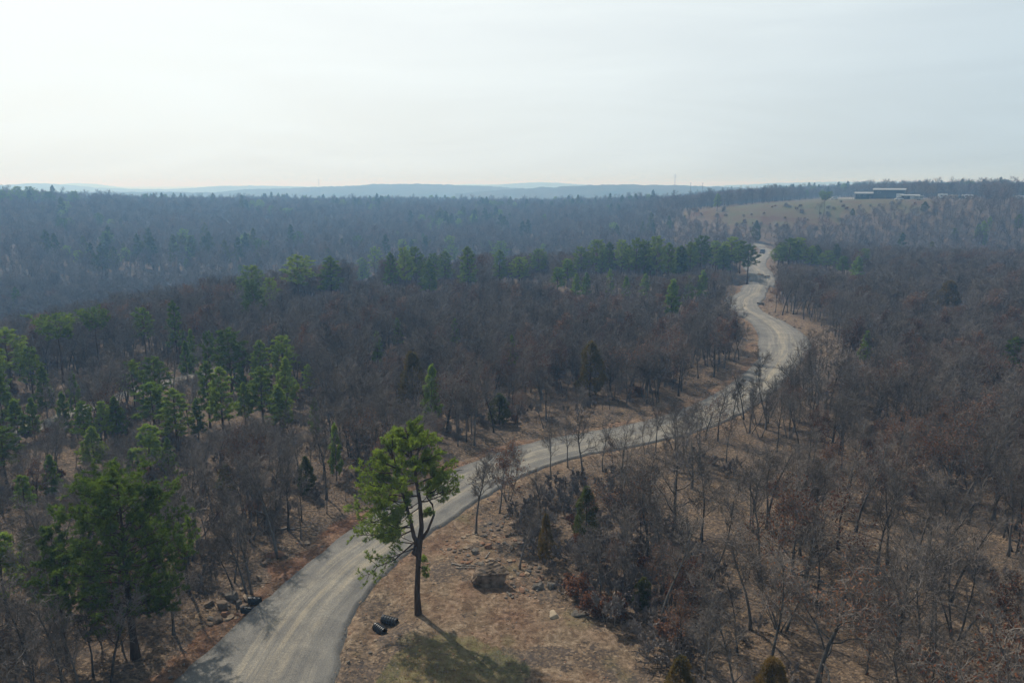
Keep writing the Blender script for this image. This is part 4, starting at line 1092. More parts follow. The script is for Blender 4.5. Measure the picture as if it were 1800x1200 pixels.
def zone(px, py):
    if px < 560 and py < 960:
        v = ('wood above the broad pine' if px < 300 else 'wood above the red bank') if py > 820 else 'wood among the left pines'
    elif px < 560:
        v = 'corner below the broad pine' if py > 1120 else 'left roadside wood around the broad pine' if py > 960 else 'wood above the broad pine' if py > 820 else 'wood among the left pines'
    elif px < 900: v = 'wood across the road behind the lone pine'
    elif px < 1180: v = 'brushy wood right of the boulder' if py > 860 else 'wood behind the middle stretch of road'
    elif px < 1450: v = 'leafy ground right of bottom centre' if py > 1020 else 'wood just below the road curve'
    else: v = 'leafy ground at the lower right' if py > 1000 else 'wood at the right edge' if px > 1630 else 'wood right of the road curve'
    return v
SG = []
single = np.zeros(len(ax), bool); nb = nl2 = 0
for i in order:
    if not infr[i] or outb[i]: continue
    if leafy[i]:
        if nl2 >= 130: continue
        nl2 += 1; key = ['rusty', 'rusty_b', 'rusty_sapling'][int(u4[i] * 2.99)]; lib, nm = LEAFY, 'dry_leaved_oak'
        if key == 'rusty_sapling': hgt[i] *= .7
    else:
        if nb >= 290: continue
        nb += 1; key = bkeys[int(u2[i] * 9.99)] if u4[i] > .18 else 'sapling'; lib, nm = BARE, 'bare_tree'
    single[i] = True
    zn = zone(ppx[i], ppy[i]); lab = desc[key] + (', on the ' if 'ground' in zn else ', ') + zn
    if key not in ('sapling', 'rusty_sapling', 'clump'): lab = ('tall ' if hgt[i] > 7.3 else 'short ' if hgt[i] < 5.8 else 'middling ') + lab
    oo = place(nm, lib, key, ax[i], ay[i], hgt[i], None, u1[i] * 6.28, lab, 'tree', lab, z=az_[i])
    SG.append((ax[i], ay[i], oo, desc[key]))
# the ones that stand closest to something easy to find say so
LMK = [(864, 1030, 'the big layered boulder'), (735, 1080, 'the lone pine'), (238, 1152, 'the broad round-crowned pine'), (973, 1090, 'the pale tan flat-faced rock'), (388, 1062, 'the left culvert rocks'),
    (482, 978, 'the broad orange bank rock'), (902, 808, 'the yellow roadside stone'), (1030, 960, 'the dark green pointed cedar'), (960, 985, 'the small cedar by the clearing'), (1352, 1200, 'the bottom edge olive cedar'),
    (1037, 697, 'the rusty brown cedar'), (726, 722, 'the dark brown ragged cedar'), (1530, 1115, 'the four-stemmed bare oak'), (1745, 915, 'the thick old right-hand tree'), (1632, 915, 'the long pale fallen branch'),
    (592, 845, 'the sparse pale young pine'), (267, 842, 'the bright yellow-green pine'), (208, 778, 'the even cone-shaped pine'), (378, 752, 'the tall bare-legged pine pair'), (1228, 822, 'the widest sprawling bare oak'),
    (1350, 735, 'the forked road curve tree'), (14, 1090, 'the pale lower left pine'), (1130, 1075, 'the low dull green cedar'), (1370, 1105, 'the many-stemmed tree'), (1640, 1150, 'the crooked low-branched tree'),
    (112, 1160, 'the thin-stemmed green pine'), (1054, 1058, 'the black-trunked tree above the brush'), (760, 748, 'the bright pine by the cedar'), (530, 918, 'the bare red bank tree'), (1594, 1060, 'the thick lower right tree')]
used = set()
for rk in ('nearest to ', 'second nearest to ', 'third nearest to '):
    for (lx_, ly_, nm_) in LMK:
        q = at(lx_, ly_); b_ = sorted((math.hypot(s_[0] - q[0], s_[1] - q[1]), j) for j, s_ in enumerate(SG) if j not in used)[0]
        if b_[0] < 11: used.add(b_[1]); o_ = SG[b_[1]][2]; o_['label'] = SG[b_[1]][3] + ' ' + rk + nm_; o_['group'] = 'trees of the bare wood'

# ---- instancing for what nobody could count
def scatter(name, protos, P, scl, rot, idx, label, tilt=None):
    coll = bpy.data.collections.new(name + ' sources')
    for i, me in enumerate(protos):
        coll.objects.link(bpy.data.objects.new('source_%02d' % i, me))
    me = bpy.data.meshes.new(name); me.vertices.add(len(P)); me.vertices.foreach_set('co', np.asarray(P, dtype=np.float32).ravel())
    for nm, v, ty in (('scl', scl, 'FLOAT'), ('rot', rot, 'FLOAT'), ('idx', idx, 'INT')):
        a = me.attributes.new(nm, ty, 'POINT'); a.data.foreach_set('value', np.asarray(v, dtype=np.int32 if ty == 'INT' else np.float32))
    o = link(bpy.data.objects.new(name, me))
    ng = bpy.data.node_groups.new(name, 'GeometryNodeTree')
    ng.interface.new_socket('Geometry', in_out='INPUT', socket_type='NodeSocketGeometry'); ng.interface.new_socket('Geometry', in_out='OUTPUT', socket_type='NodeSocketGeometry')
    N = ng.nodes; Lk = ng.links
    gi, go = N.new('NodeGroupInput'), N.new('NodeGroupOutput')
    ci = N.new('GeometryNodeCollectionInfo'); ci.inputs['Collection'].default_value = coll; ci.inputs['Separate Children'].default_value = True; ci.inputs['Reset Children'].default_value = True
    ip = N.new('GeometryNodeInstanceOnPoints'); ip.inputs['Pick Instance'].default_value = True
    def na(nm, ty):
        a = N.new('GeometryNodeInputNamedAttribute'); a.data_type = ty; a.inputs['Name'].default_value = nm; return a.outputs['Attribute']
    cx = N.new('ShaderNodeCombineXYZ'); Lk.new(na('rot', 'FLOAT'), cx.inputs['Z'])
    Lk.new(gi.outputs[0], ip.inputs['Points']); Lk.new(ci.outputs[0], ip.inputs['Instance']); Lk.new(na('idx', 'INT'), ip.inputs['Instance Index'])
    Lk.new(cx.outputs[0], ip.inputs['Rotation']); Lk.new(na('scl', 'FLOAT'), ip.inputs['Scale']); Lk.new(ip.outputs[0], go.inputs[0])
    md = o.modifiers.new('scatter', 'NODES'); md.node_group = ng
    return tag(o, label, kind='stuff')
def joined(T_, C_, L_, name, mats):
    mb = MB()
    for k, g_ in enumerate((T_, C_, L_)):
        if g_ is None or not g_.V: continue
        n0 = mb.n; mb.V += g_.V; mb.n += g_.n
        for src, dst in ((g_.T, mb.T), (g_.Q, mb.Q)):
            for m_ in src: dst.setdefault(k, []).extend([q + n0 for q in src[m_]])
    return mb.me(name, mats, False)
tm_ = [BARK, TWIG, M['deadleaf']]; tb_ = [BARK, TWIG, M['bud']]
def jb(name, kw, lod, **x):
    T_, C_, L_ = bare(lod=lod, **kw, **x); return joined(T_, C_, L_, name, tm_), kw['h']
near_p = [jb('near bare a', dict(seed=3, h=9, n1=10, form='up'), 0), jb('near bare b', dict(seed=5, h=8, n1=10, form='oak'), 0), jb('near bare c', dict(seed=16, h=8.5, n1=11, form='oak'), 0), jb('near bare d', dict(seed=9, h=8, n1=8, form='up', stems=2), 1), jb('near bare e', dict(seed=7, h=7.5, n1=9, form='spread'), 1),
          jb('near leafy a', dict(seed=21, h=7, n1=10, form='oak', leaves=.4), 1), jb('near leafy b', dict(seed=22, h=6, n1=9, form='spread', leaves=.35), 1)]
mid_p = [jb('mid bare a', dict(seed=61, h=9, n1=11, form='up'), 1), jb('mid bare b', dict(seed=62, h=8, n1=11, form='oak'), 1), jb('mid bare c', dict(seed=63, h=8.5, n1=10, form='up', stems=2), 1), jb('mid bare d', dict(seed=64, h=7.5, n1=9, form='spread'), 1),
         jb('mid leafy a', dict(seed=65, h=7, n1=10, form='oak', leaves=.35), 1), jb('mid bare e', dict(seed=66, h=8, n1=12, form='oak'), 1)]
far_p = [jb('far bare a', dict(seed=71, h=9, n1=12, form='oak'), 2), jb('far bare b', dict(seed=72, h=9, n1=12, form='up'), 2), jb('far bare c', dict(seed=73, h=9, n1=11, form='spread'), 2), jb('far bare d', dict(seed=74, h=8, n1=12, form='oak', leaves=.5), 2), jb('far bare e', dict(seed=75, h=9, n1=13, form='oak'), 2)]
def jp(name, kw, mt, lod=2):
    T_, N_ = pine(**kw); return joined(T_, N_, None, name, [M['pinebark'], mt, mt]), kw['h']
far_p += [jp('far pine a', dict(seed=91, h=10, cb=.42, w=5.0, shape='dome', nl_=26, sub=6, per=3, K=6, nl=.6, nw=.16), M['needle']), jp('far pine b', dict(seed=92, h=9, cb=.2, w=4.4, shape='cone', nl_=28, sub=6, per=3, K=6, nl=.6, nw=.16), M['cedar_g'])]
far_p += [jb('far rusty', dict(seed=76, h=8, n1=12, form='oak', leaves=1.0), 2)]
ALLW, ALLP = [], []
for nm, pr, k, sc_ in (('bare_wood', near_p, (ar < 170), 1.0), ('bare_wood', mid_p, (ar >= 170) & (ar < 390), 1.05), ('far_bare_wood', far_p, ar >= 390, 1.25)):
    k = k & ~single & ~outb
    hs = np.array([h_ for _, h_ in pr])
    nbare = len(pr) - (2 if pr is near_p else 1)
    if pr is far_p:
        ix = (u2[k] * 4.99).astype(int); ev = fbm(ax[k] / 45 + 3, ay[k] / 45, 3) + (u4[k] - .5) * .45
        ix = np.where(ev > .79, 5 + (u3[k] > .35), ix); ix = np.where((ev < .22) & (u3[k] > .4), 7, ix)
    else: ix = np.where(leafy[k], nbare, (u2[k] * (nbare - .01)).astype(int))
    if pr is mid_p: ix = np.where(leafy[k], 4, (u2[k] * 4.99).astype(int)); ix = np.where(~leafy[k] & (ix == 4), 5, ix)
    ALLW.append((np.column_stack([ax[k], ay[k], az_[k] - .05]), hgt[k] / hs[ix] * sc_ * (1 + .35 * (u4[k] > .93) * (ar[k] > 390)), u1[k] * 6.28, ix + len(ALLP))); ALLP += [m_ for m_, _ in pr]
scatter('bare_wood', ALLP, *[np.concatenate([w_[q_] for w_ in ALLW]) for q_ in range(4)], 'mass of bare grey-brown trees with a few evergreens, covering the ground beyond the nearest trees')
# shrubs over the lower half of the grassy hill
sx_, sy_ = cells(400, 520, 2.6, 10, 30); sk_ = inpoly(sx_, sy_, HILL) & (hsh(sx_ * 1.3, sy_) < np.where(np.hypot(sx_, sy_) < 476, .62, .10) * (fbm(sx_ / 22, sy_ / 22, 2) > .30)); sx_, sy_ = sx_[sk_], sy_[sk_]
hv1, hv2 = hsh(sx_, sy_ * 1.9), hsh(sx_ * 2.3, sy_)
HB = [joined(*bare(lod=2, seed=95, h=2, n1=7, form='spread', stems=3), 'hill shrub', [M['brush'], M['brush'], M['deadleaf']]), joined(*bare(lod=2, seed=96, h=2, n1=7, form='oak', stems=3, leaves=.8), 'hill shrub', [M['brush'], M['brush'], M['deadleaf']])]
scatter('hill_scrub', HB, np.column_stack([sx_, sy_, Tz(sx_, sy_) - .05]), .5 + 1.0 * hv2, hv1 * 6.28, (hv1 > .6).astype(int), 'reddish grey scrub over the lower slope of the grassy hill')
# undergrowth, leaves and loose stones
bx, by = cells(34, 170, 1.7, -44, 44)
bsd, bside, _ = road_sd(bx, by); br = np.hypot(bx, by); v1, v2, v3 = hsh(bx * 2.1, by), hsh(bx, by * 1.9), hsh(bx * .9, by * 3.3)
bpt = fbm(bx / 7 + 2, by / 7, 3)
BRUSHY = poly_px([(895, 870), (990, 850), (1150, 900), (1270, 1000), (1230, 1170), (1150, 1180), (1080, 1110), (1000, 1070), (950, 1030), (930, 1000), (905, 930)])
bk = (bsd > 4.0 + 3 * v1) & ~inpoly(bx, by, CLEAR) & ~inpoly(bx, by, VERGE_R) & (near_line(bx, by, TRK)[0] > 3) & ((bpt > np.where(bx > 12, .54, .42)) & (v2 < .5) | inpoly(bx, by, BRUSHY))
bx, by, v1, v2, v3, bsd = [q[bk] for q in (bx, by, v1, v2, v3, bsd)]
shr = [bare(lod=1, seed=81 + i, h=1.9, n1=5, form='up', stems=4) for i in range(2)] + [bare(lod=1, seed=85, h=1.6, n1=6, form='spread', stems=2), bare(lod=1, seed=86, h=1.5, n1=5, form='oak', stems=3, leaves=.3)]
for a_, b__, c__ in shr:
    pass
shm = [joined(a, b, c, 'shrub', [M['brush'], M['brush'], M['deadleaf']]) for a, b, c in shr]
ix = np.where(v3 < .12, 3, (v3 * 2.99).astype(int))
scatter('brush', shm, np.column_stack([bx, by, Tz(bx, by, bsd) - .05]), 0.55 + 0.9 * v2, v1 * 6.28, ix, 'grey twiggy brush covering the wood floor between the trees')
rs = np.random.RandomState(8)
n_ = 150000; rr_ = 36 + 85 * rs.rand(n_) ** .8; aa_ = R(1) * rs.uniform(-42, 42, n_); lx, ly = np.sin(aa_) * rr_, np.cos(aa_) * rr_
lsd, lside, _ = road_sd(lx, ly)
inc = inpoly(lx, ly, CLEAR); lk = (lsd > 1.2) & (~inc | (rs.rand(n_) < .22) & (fbm(lx / 3, ly / 3, 2) > .38)) & (rs.rand(n_) < .35 + .65 * (fbm(lx / 5 + 7, ly / 5, 2) > .36)); lx, ly, lsd = lx[lk], ly[lk], lsd[lk]
lm = MB(); quadcloud(lm, np.column_stack([lx, ly, Tz(lx, ly, lsd) + .05]), .055, rs)
tag(lm.ob('fallen_leaves', M['litter']), 'dry tan leaves lying all over the wood floor', kind='stuff')
print('singles', nb, nl2, 'total trees', len(ax))

# ------------------------------------------------------------------ rocks, pipes, fallen wood
M['rock'] = mat_plain('grey brown sandstone', (0.15, 0.115, 0.088), 0.95, 0, 0.35, 2.2, 0.1)
M['rock_tan'] = mat_plain('tan sandstone', (0.27, 0.205, 0.145), 0.95, 0, 0.3, 2.5, 0.1)
M['rock_big'] = mat_plain('layered brown sandstone', (0.20, 0.15, 0.11), 0.95, 0, 0.55, 1.4, 0.1)
M['rock_pale'] = mat_plain('pale tan sandstone', (0.36, 0.285, 0.20), 0.95, 0, 0.15, 2.5, 0.1)
M['rock_red'] = mat_plain('orange sandstone', (0.22, 0.125, 0.080), 0.95, 0, 0.3, 2.5, 0.1)
M['rock_dark'] = mat_plain('dark mossy stone', (0.150, 0.132, 0.112), 0.95, 0, 0.35, 3, 0.1)
M['plastic'] = mat_plain('black plastic', (0.022, 0.023, 0.025), 0.35, 0, 0.1, 3, 0.5)
M['wood_grey'] = mat_plain('weathered wood', (0.30, 0.26, 0.22), 0.9, 0, 0.3, 6, 0.1)
def rock_mesh(seed, sx, sy, sz, cuts=11, sub=3, rough=.10, layered=False):
    """a block of sandstone: a ball sliced by bedding planes and joints, then weathered"""
    import bmesh
    rng = random.Random(seed)
    bm = bmesh.new(); bmesh.ops.create_icosphere(bm, subdivisions=sub, radius=1.0)
    pl = []
    for i in range(cuts):
        d = Vector((rng.gauss(0, 1), rng.gauss(0, 1), rng.gauss(0, .6))).normalized(); pl.append((d, rng.uniform(.48, .82)))
    pl.append((Vector((rng.uniform(-.15, .15), rng.uniform(-.3, 0), 1)).normalized(), .55)); pl.append((Vector((0, 0, -1)), .5))
    for v in bm.verts:
        for d, c in pl:
            k = v.co.dot(d)
            if k > c: v.co -= d * (k - c)
        nn = Vector(v.co).normalized()
        v.co += nn * rough * (float(fbm(v.co.x * 3 + seed, v.co.y * 3 + v.co.z * 2.1, 3)) - .45) * 2
        if layered:
            q = math.floor(v.co.z * 5 + .8 * v.co.x + 1.2 * float(fbm(v.co.x * 1.5 + 4, v.co.y * 1.5, 2))); kx = 1 + .17 * (float(hsh(q, seed)) - .5) - .22 * max(0, -v.co.z)
            v.co.x *= kx; v.co.y *= kx
            v.co += nn * .16 * (float(fbm(v.co.x * 5 + v.co.z * 3, v.co.y * 5 + v.co.z * 4, 3)) - .45)
    bm.transform(Matrix.Diagonal((sx, sy, sz, 1)))
    me = bpy.data.meshes.new('rock'); bm.to_mesh(me); bm.free()
    return me
def rock(name, seed, px, py, w, hgt, mat, label, depth=None, rz=None, tilt=0.0, group=None):
    """w and hgt in picture pixels of the rock's face, py its foot"""
    p = gat(px, py); k = (p[1] * math.cos(PITCH) + CAMZ * math.sin(PITCH)) / F
    sx = w * k / 2 / .8; sy = (depth * k / 2 / .8) if depth else sx * .8; sz = hgt * k / 2 / .55
    me = rock_mesh(seed, sx, sy, sz, sub=5 if w > 40 else 3, layered=w > 40); me.materials.append(mat)
    o = bpy.data.objects.new(name, me); o.location = (p[0], p[1] + sy * .4, p[2] + sz * .20); o.rotation_euler = (tilt, 0, rz if rz is not None else seed * 1.3)
    link(o); tag(o, label, 'rock', group); return o
rock('boulder', 3, 864, 1032, 58, 46, M['rock_big'], 'big brown layered boulder with a deep shadow under it, right of the lone pine', 44, 0.15, .16)
rock('rock', 12, 973, 1088, 20, 9, M['rock_pale'], 'pale tan flat-faced rock lying alone on the dirt at the brush edge', 24, 0.0, .12)
rock('rock', 17, 1020, 1084, 32, 9, M['rock_dark'], 'dark flat slab right of the pale tan rock', 16, 0.1)
rock('rock', 23, 858, 966, 16, 10, M['rock_red'], 'orange rock in the rubble above the boulder', 14, .3)
rock('rock', 24, 835, 975, 16, 9, M['rock_dark'], 'dark rock in the rubble just left of the orange rock', 14, .8)
rock('rock', 25, 898, 968, 14, 8, M['rock_tan'], 'pale stone at the foot of the straight trunk behind the boulder', 10)
rock('rock', 26, 906, 960, 12, 8, M['rock_tan'], 'second pale stone, upper right of the straight trunk behind the boulder', 10)
rock('rock', 27, 893, 943, 15, 7, M['rock'], 'flat brown stone at the top of the rubble', 10)
rock('rock', 28, 917, 1042, 18, 7, M['rock_red'], 'brown wedge-shaped stone below the brush right of the boulder', 10)
rock('rock', 29, 945, 1036, 22, 12, M['rock_dark'], 'mossy grey rock under the brush right of the boulder', 16)
rock('rock', 30, 967, 1035, 20, 13, M['rock_dark'], 'blue-grey rock in the brush, next right of the mossy one', 16)
rock('rock', 31, 902, 808, 11, 6, M['rock_tan'], 'yellow stone at the far roadside above the road bend', 9)
rock('rock', 32, 612, 1164, 8, 5, M['rock_dark'], 'small dark stone at the right road edge near the bottom', 7)
rock('rock', 33, 650, 1142, 6, 4, M['rock_dark'], 'small clod on the dirt between road edge and grass', 6)
rock('rock', 34, 614, 1112, 6, 4, M['rock_red'], 'little reddish stone at the right road edge below the pipes', 6)
rock('rock', 35, 690, 1085, 9, 6, M['rock_dark'], 'grey stone lying between the two right-hand pipe ends', 8)
rock('rock', 36, 1338, 535, 14, 5, M['rock_dark'], 'dark stone on the bank of the upper road bend', 10)
for i, (px, py, w, h_, mt, lab) in enumerate([
    (388, 1062, 28, 16, 'rock', 'largest brown rock of the pile at the left culvert'), (393, 1070, 17, 10, 'rock_red', 'orange rock leaning on the largest rock of the left culvert pile'),
    (365, 1062, 20, 9, 'rock', 'flat rock at the far left of the left culvert pile'), (406, 1046, 22, 13, 'rock_dark', 'dark grey rock at the back of the left culvert pile'),
    (417, 1052, 14, 14, 'rock_dark', 'upright dark rock behind the left culvert pipes'), (434, 1046, 24, 12, 'rock_tan', 'tan rock at the top of the left culvert pile under the bare tree'),
    (430, 1056, 22, 9, 'rock', 'dark brown slab between the two left culvert pipes'), (380, 1088, 22, 11, 'rock', 'brown rock at the bottom of the left culvert pile'),
    (403, 1076, 16, 8, 'rock_tan', 'tan wedge-shaped rock in the middle of the left culvert pile'), (414, 1071, 15, 8, 'rock_red', 'orange slab beside the lower left culvert pipe'),
    (368, 1082, 14, 8, 'rock_dark', 'small dark rock at the lower left of the left culvert pile'), (400, 1086, 13, 5, 'rock_tan', 'thin pale slab at the lower edge of the left culvert pile')]):
    rock('rock', 50 + i, px, py, w, h_, M[mt], lab, w * .7, group='rocks piled at the left culvert')
for i, (px, py, w, h_, mt, lab) in enumerate([(482, 978, 30, 12, 'rock_red', 'broad orange rock on the red bank left of the road'), (500, 975, 16, 7, 'rock', 'brown rock touching the broad orange rock on the red bank'),
    (540, 952, 15, 7, 'rock_tan', 'pale rock on the red bank, nearest the top of the slope'), (462, 992, 16, 8, 'rock', 'rock at the wood edge below the broad orange rock'), (455, 1012, 12, 9, 'rock_tan', 'pale upright rock by the leaning stem on the red bank'),
    (1348, 488, 14, 6, 'rock_tan', 'pale rubble block beside the road above the upper bend'), (1337, 484, 12, 5, 'rock_tan', 'second pale rubble block above the upper bend, left of the first'), (1395, 552, 12, 4, 'rock_tan', 'flat pale stone under the trunks right of the upper bend')]):
    rock('rock', 80 + i, px, py, w, h_, M[mt], lab, w * .7)
# loose rubble
rs = np.random.RandomState(4)
def rub(n, poly=None, band=None, s0=.05, s1=.28):
    P = []
    if poly is not None:
        P_ = np.array(poly); lo, hi = P_.min(0), P_.max(0)
        x = rs.uniform(lo[0], hi[0], n); y = rs.uniform(lo[1], hi[1], n); k = inpoly(x, y, poly); return x[k], y[k]
    i = (rs.rand(n) ** 1.3 * (len(ROAD) * (band[3] if len(band) > 3 else .6))).astype(int); off = rs.uniform(band[0], band[1], n) * band[2]
    x = ROAD[i, 0] + RT[i, 1] * (off + np.sign(band[2]) * ROAD[i, 2]); y = ROAD[i, 1] - RT[i, 0] * (off + np.sign(band[2]) * ROAD[i, 2])
    return x, y
RUBP = poly_px([(770, 960), (840, 920), (900, 905), (930, 950), (960, 1020), (940, 1060), (880, 1060), (900, 1000), (800, 1000)])
xs, ys, ss = [], [], []
for (x, y), (a, b) in ((rub(650, RUBP), (.08, .36)), (rub(2600, CLEAR), (.03, .11)), (rub(900, band=(.2, 3.4, -1)), (.07, .30)), (rub(1500, band=(-.5, .5, 1)), (.05, .12)), (rub(1200, band=(-.5, .3, -1)), (.05, .11)), (rub(400, VERGE_R), (.1, .5)), (rub(500, band=(.3, 2.2, 1)), (.06, .22))):
    xs.append(x); ys.append(y); ss.append(a + (b - a) * rs.rand(len(x)) ** 3)
xs, ys, ss = map(np.concatenate, (xs, ys, ss)); q_, _, _ = road_sd(xs, ys)
rp = []
for i, mt in enumerate(('rock', 'rock_tan', 'rock_red', 'rock_dark')):
    me = rock_mesh(90 + i, 1, .8, .6, sub=1, cuts=7); me.materials.append(M[mt]); rp.append(me)
ri = np.minimum(3, (rs.rand(len(xs)) * 4).astype(int)); ri = np.where((np.abs(q_) < .6) & (ri == 2), 3, ri)
zz = np.where(q_ > 0.1, Tz(xs, ys, q_), T0(xs, ys) + .02)
scatter('rubble', rp, np.column_stack([xs, ys, zz + ss * .15]), ss, rs.rand(len(xs)) * 6.28, ri, 'loose stones strewn over the bare dirt and the road edges')

# short grass in the clearing
gq = rub(26000, CLEAR); gk = (inpoly(gq[0], gq[1], GRASSY) & (rs.rand(len(gq[0])) < .8)) | ((fbm(gq[0] / 2.2 + 9, gq[1] / 2.2, 3) > .60) & (rs.rand(len(gq[0])) < .5)); gxx, gyy = gq[0][gk][::3], gq[1][gk][::3]
gq2 = rub(2500, GRASSY); gxx, gyy = np.concatenate([gxx, gq2[0]]), np.concatenate([gyy, gq2[1]])
gd = road_sd(gxx, gyy)[0]; gs = MB(); tufts(gs, np.column_stack([gxx, gyy, Tz(gxx, gyy, gd) + .03]), np.tile([0, 0, 1.0], (len(gxx), 1)), 3, .085, .022, rs, .7)
M['grass'] = mat_leaf('short grass', (0.12, 0.125, 0.048), (0.18, 0.175, 0.070), (0.28, 0.24, 0.12), 0.3, 3.0)
tag(gs.ob('grass', M['grass']), 'thin short grass greening the dirt at the bottom of the photo', kind='stuff')

def pipe(px, py, L, rad, rz, tilt, label, sink=.12):
    p = gat(px, py); mb = MB(); n = 61
    prof = []
    for i in range(n): prof.append((i / (n - 1) * L - L / 2, rad + (0.045 if (i // 5) % 2 else 0.0)))
    k = 22; ang = np.arange(k) * 6.28318 / k
    ring = lambda x, r: np.column_stack([np.full(k, x), np.cos(ang) * r, np.sin(ang) * r])
    ri = rad - .03
    rings = [ring(-L / 2, ri)] + [ring(x, r) for x, r in prof] + [ring(L / 2, ri)]
    rings += [ring(L / 2 - .02 - t * L, ri - .008 * (j % 2)) for j, t in enumerate(np.linspace(0, .97, 24))]
    V_ = np.concatenate(rings); m_ = len(rings)
    i = np.arange(m_ - 1)[:, None] * k; j = np.arange(k)[None, :]; jn = (j + 1) % k
    mb.add(V_, Q=np.stack([i + j, i + jn, i + k + jn, i + k + j], -1).reshape(-1, 4))
    o = mb.ob('culvert_pipe', M['plastic'], smooth=False)
    o.location = (p[0], p[1], p[2] + rad - sink); o.rotation_euler = (0, tilt, rz); return tag(o, label, 'pipe', 'corrugated drain pipes under the road')
pipe(684, 1081, 1.15, .27, R(-18), R(5), 'upper black corrugated pipe end sticking out right of the road', .0)
pipe(667, 1097, .95, .27, R(-40), R(7), 'lower black corrugated pipe end right of the road, nearest the tarmacless edge'.replace(', nearest the tarmacless edge', ', closer to the wheel tracks'), .0)
pipe(448, 1054, .9, .24, R(168), R(6), 'upper black corrugated pipe end above the left culvert rocks', .0)
pipe(434, 1067, .8, .23, R(160), R(6), 'lower black corrugated pipe end among the left culvert rocks', .0)

def logg(seed, px, py, L, r, rz, mat, label, branches=2):
    rng = random.Random(seed); p = gat(px, py); mb = MB()
    pts = [Vector((x * L, rng.gauss(0, .03) * L, r * .8 + abs(rng.gauss(0, .02)) * L)) for x in np.linspace(-.5, .5, 7)]
    mb.tube(pts, [r * (1 - .5 * i / 6) for i in range(7)], 6)
    for b_ in range(branches):
        q = pts[2 + b_]; e = q + Vector((rng.uniform(.1, .3), rng.choice((-1, 1)) * rng.uniform(.15, .3), .12)) * L; mb.tube([q, q.lerp(e, .5) + Vector((0, 0, .03)), e], [r * .5, r * .4, r * .15], 5)
    o = mb.ob('fallen_branch', mat, smooth=True); o.location = p; o.rotation_euler = (0, 0, rz); tag(o, label, 'branch')
logg(1, 815, 996, 2.0, .07, R(-8), M['wood_grey'], 'bleached forked branch lying left of the boulder')
logg(2, 820, 1001, 1.7, .05, R(5), M['wood_grey'], 'thin bleached stick just below the forked branch left of the boulder', 0)
logg(3, 857, 978, 1.1, .06, R(70), M['wood_grey'], 'short pale stick standing on edge in the rubble above the boulder', 1)
logg(4, 937, 960, 2.4, .06, R(25), M['wood_grey'], 'pale fallen branch in the brush upper right of the boulder')
logg(5, 1632, 915, 3.6, .07, R(25), M['wood_grey'], 'long pale fallen branch on the leaves near the right edge')
logg(6, 515, 932, 3.2, .10, R(8), M['bark'], 'dark log along the top of the red bank left of the road', 1)
logg(7, 800, 828, 4.0, .12, R(6), M['bark'], 'dark log lying at the far edge of the road right of the lone pine crown', 2)
logg(8, 1300, 570, 5.0, .10, R(75), M['wood_grey'], 'pale dead branch leaning into the far road curve', 3)
logg(9, 1230, 645, 4.0, .12, R(10), M['wood_grey'], 'grey dead wood on the slope inside the road curve', 2)
logg(10, 470, 1020, 3.0, .04, R(28), M['bark'], 'thin dark stick at the left road edge above the culvert', 0)

# ------------------------------------------------------------------ the vehicle on the far bend
M['paint_dark'] = mat_plain('dark blue paint', (0.018, 0.024, 0.032), 0.3, 0.2, 0.1, 3, 0.5)
M['glass'] = mat_plain('dark window glass', (0.03, 0.035, 0.04), 0.08, 0.0, 0.05, 3, 0.8)
M['tyre'] = mat_plain('tyre rubber', (0.015, 0.015, 0.015), 0.8)
M['chrome'] = mat_plain('bare metal', (0.45, 0.46, 0.47), 0.3, 0.9, 0.1)
M['lampglass'] = mat_plain('lamp glass', (0.55, 0.55, 0.52), 0.15, 0, 0.05, 3, 0.8)
M['white'] = mat_plain('white painted metal', (0.68, 0.68, 0.66), 0.45, 0, 0.08)
M['tan_panel'] = mat_plain('tan panel', (0.42, 0.34, 0.26), 0.6)
def vehicle(name, px, py, rz, L, Wd, H, mat, label, cat, boxy=True, s=1.0):
    p = gat(px, py)
    if px > 1640:
        d = ray(px, 345); d = d / math.hypot(d[0], d[1]); p = np.array([d[0] * 586, d[1] * 586, 0.0])
    q, _, _ = road_sd(p[0], p[1]); z = float(T0(p[0], p[1])) + (.14 if q[0] < 0 else 0.1)
    e = empty(name, (p[0], p[1], z), rz); tag(e, label, cat); e.scale = (s, s, s)
    b = MB(); b.box((0, 0, .42 + H * .17), (L, Wd, H * .40), top=(.99, .96)); b.box((L * .36, 0, .42 + H * .38), (L * .26, Wd * .92, .10), top=(.9, .9))
    b.box((-L * .08, 0, .42 + H * .62), (L * .66, Wd * .92, H * .50), top=(.90 if boxy else .7, .84))
    for sx in (-1, 1): b.box((sx * L * .505, 0, .48), (.14, Wd * .98, .22))
    bo = b.ob('body', mat, e)
    w = MB()
    w.box((-L * .08, 0, .42 + H * .64), (L * .675, Wd * .80, H * .30), top=(.90, .84)); w.box((-L * .08, 0, .42 + H * .64), (L * .58, Wd * .935, H * .30), top=(.92, .86)); w.ob('windows', M['glass'], e)
    for sx in (-1, 1):
        for sy in (-1, 1):
            t = MB(); t.tube([(sx * L * .32, sy * (Wd / 2 - .24), .38), (sx * L * .32, sy * (Wd / 2 + .02), .38)], .38, 16); wh = t.ob('wheel', M['tyre'], e)
            t = MB(); t.tube([(sx * L * .32, sy * (Wd / 2 + .00), .38), (sx * L * .32, sy * (Wd / 2 + .035), .38)], .20, 12); t.ob('rim', M['chrome'], wh)
    for sy in (-1, 1):
        t = MB(); t.box((L * .502, sy * Wd * .37, .82), (.06, .26, .20)); t.ob('headlight', M['lampglass'], e)
    t = MB(); t.box((L * .503, 0, .80), (.05, Wd * .42, .24)); t.ob('grille', M['chrome'], e)
    return e
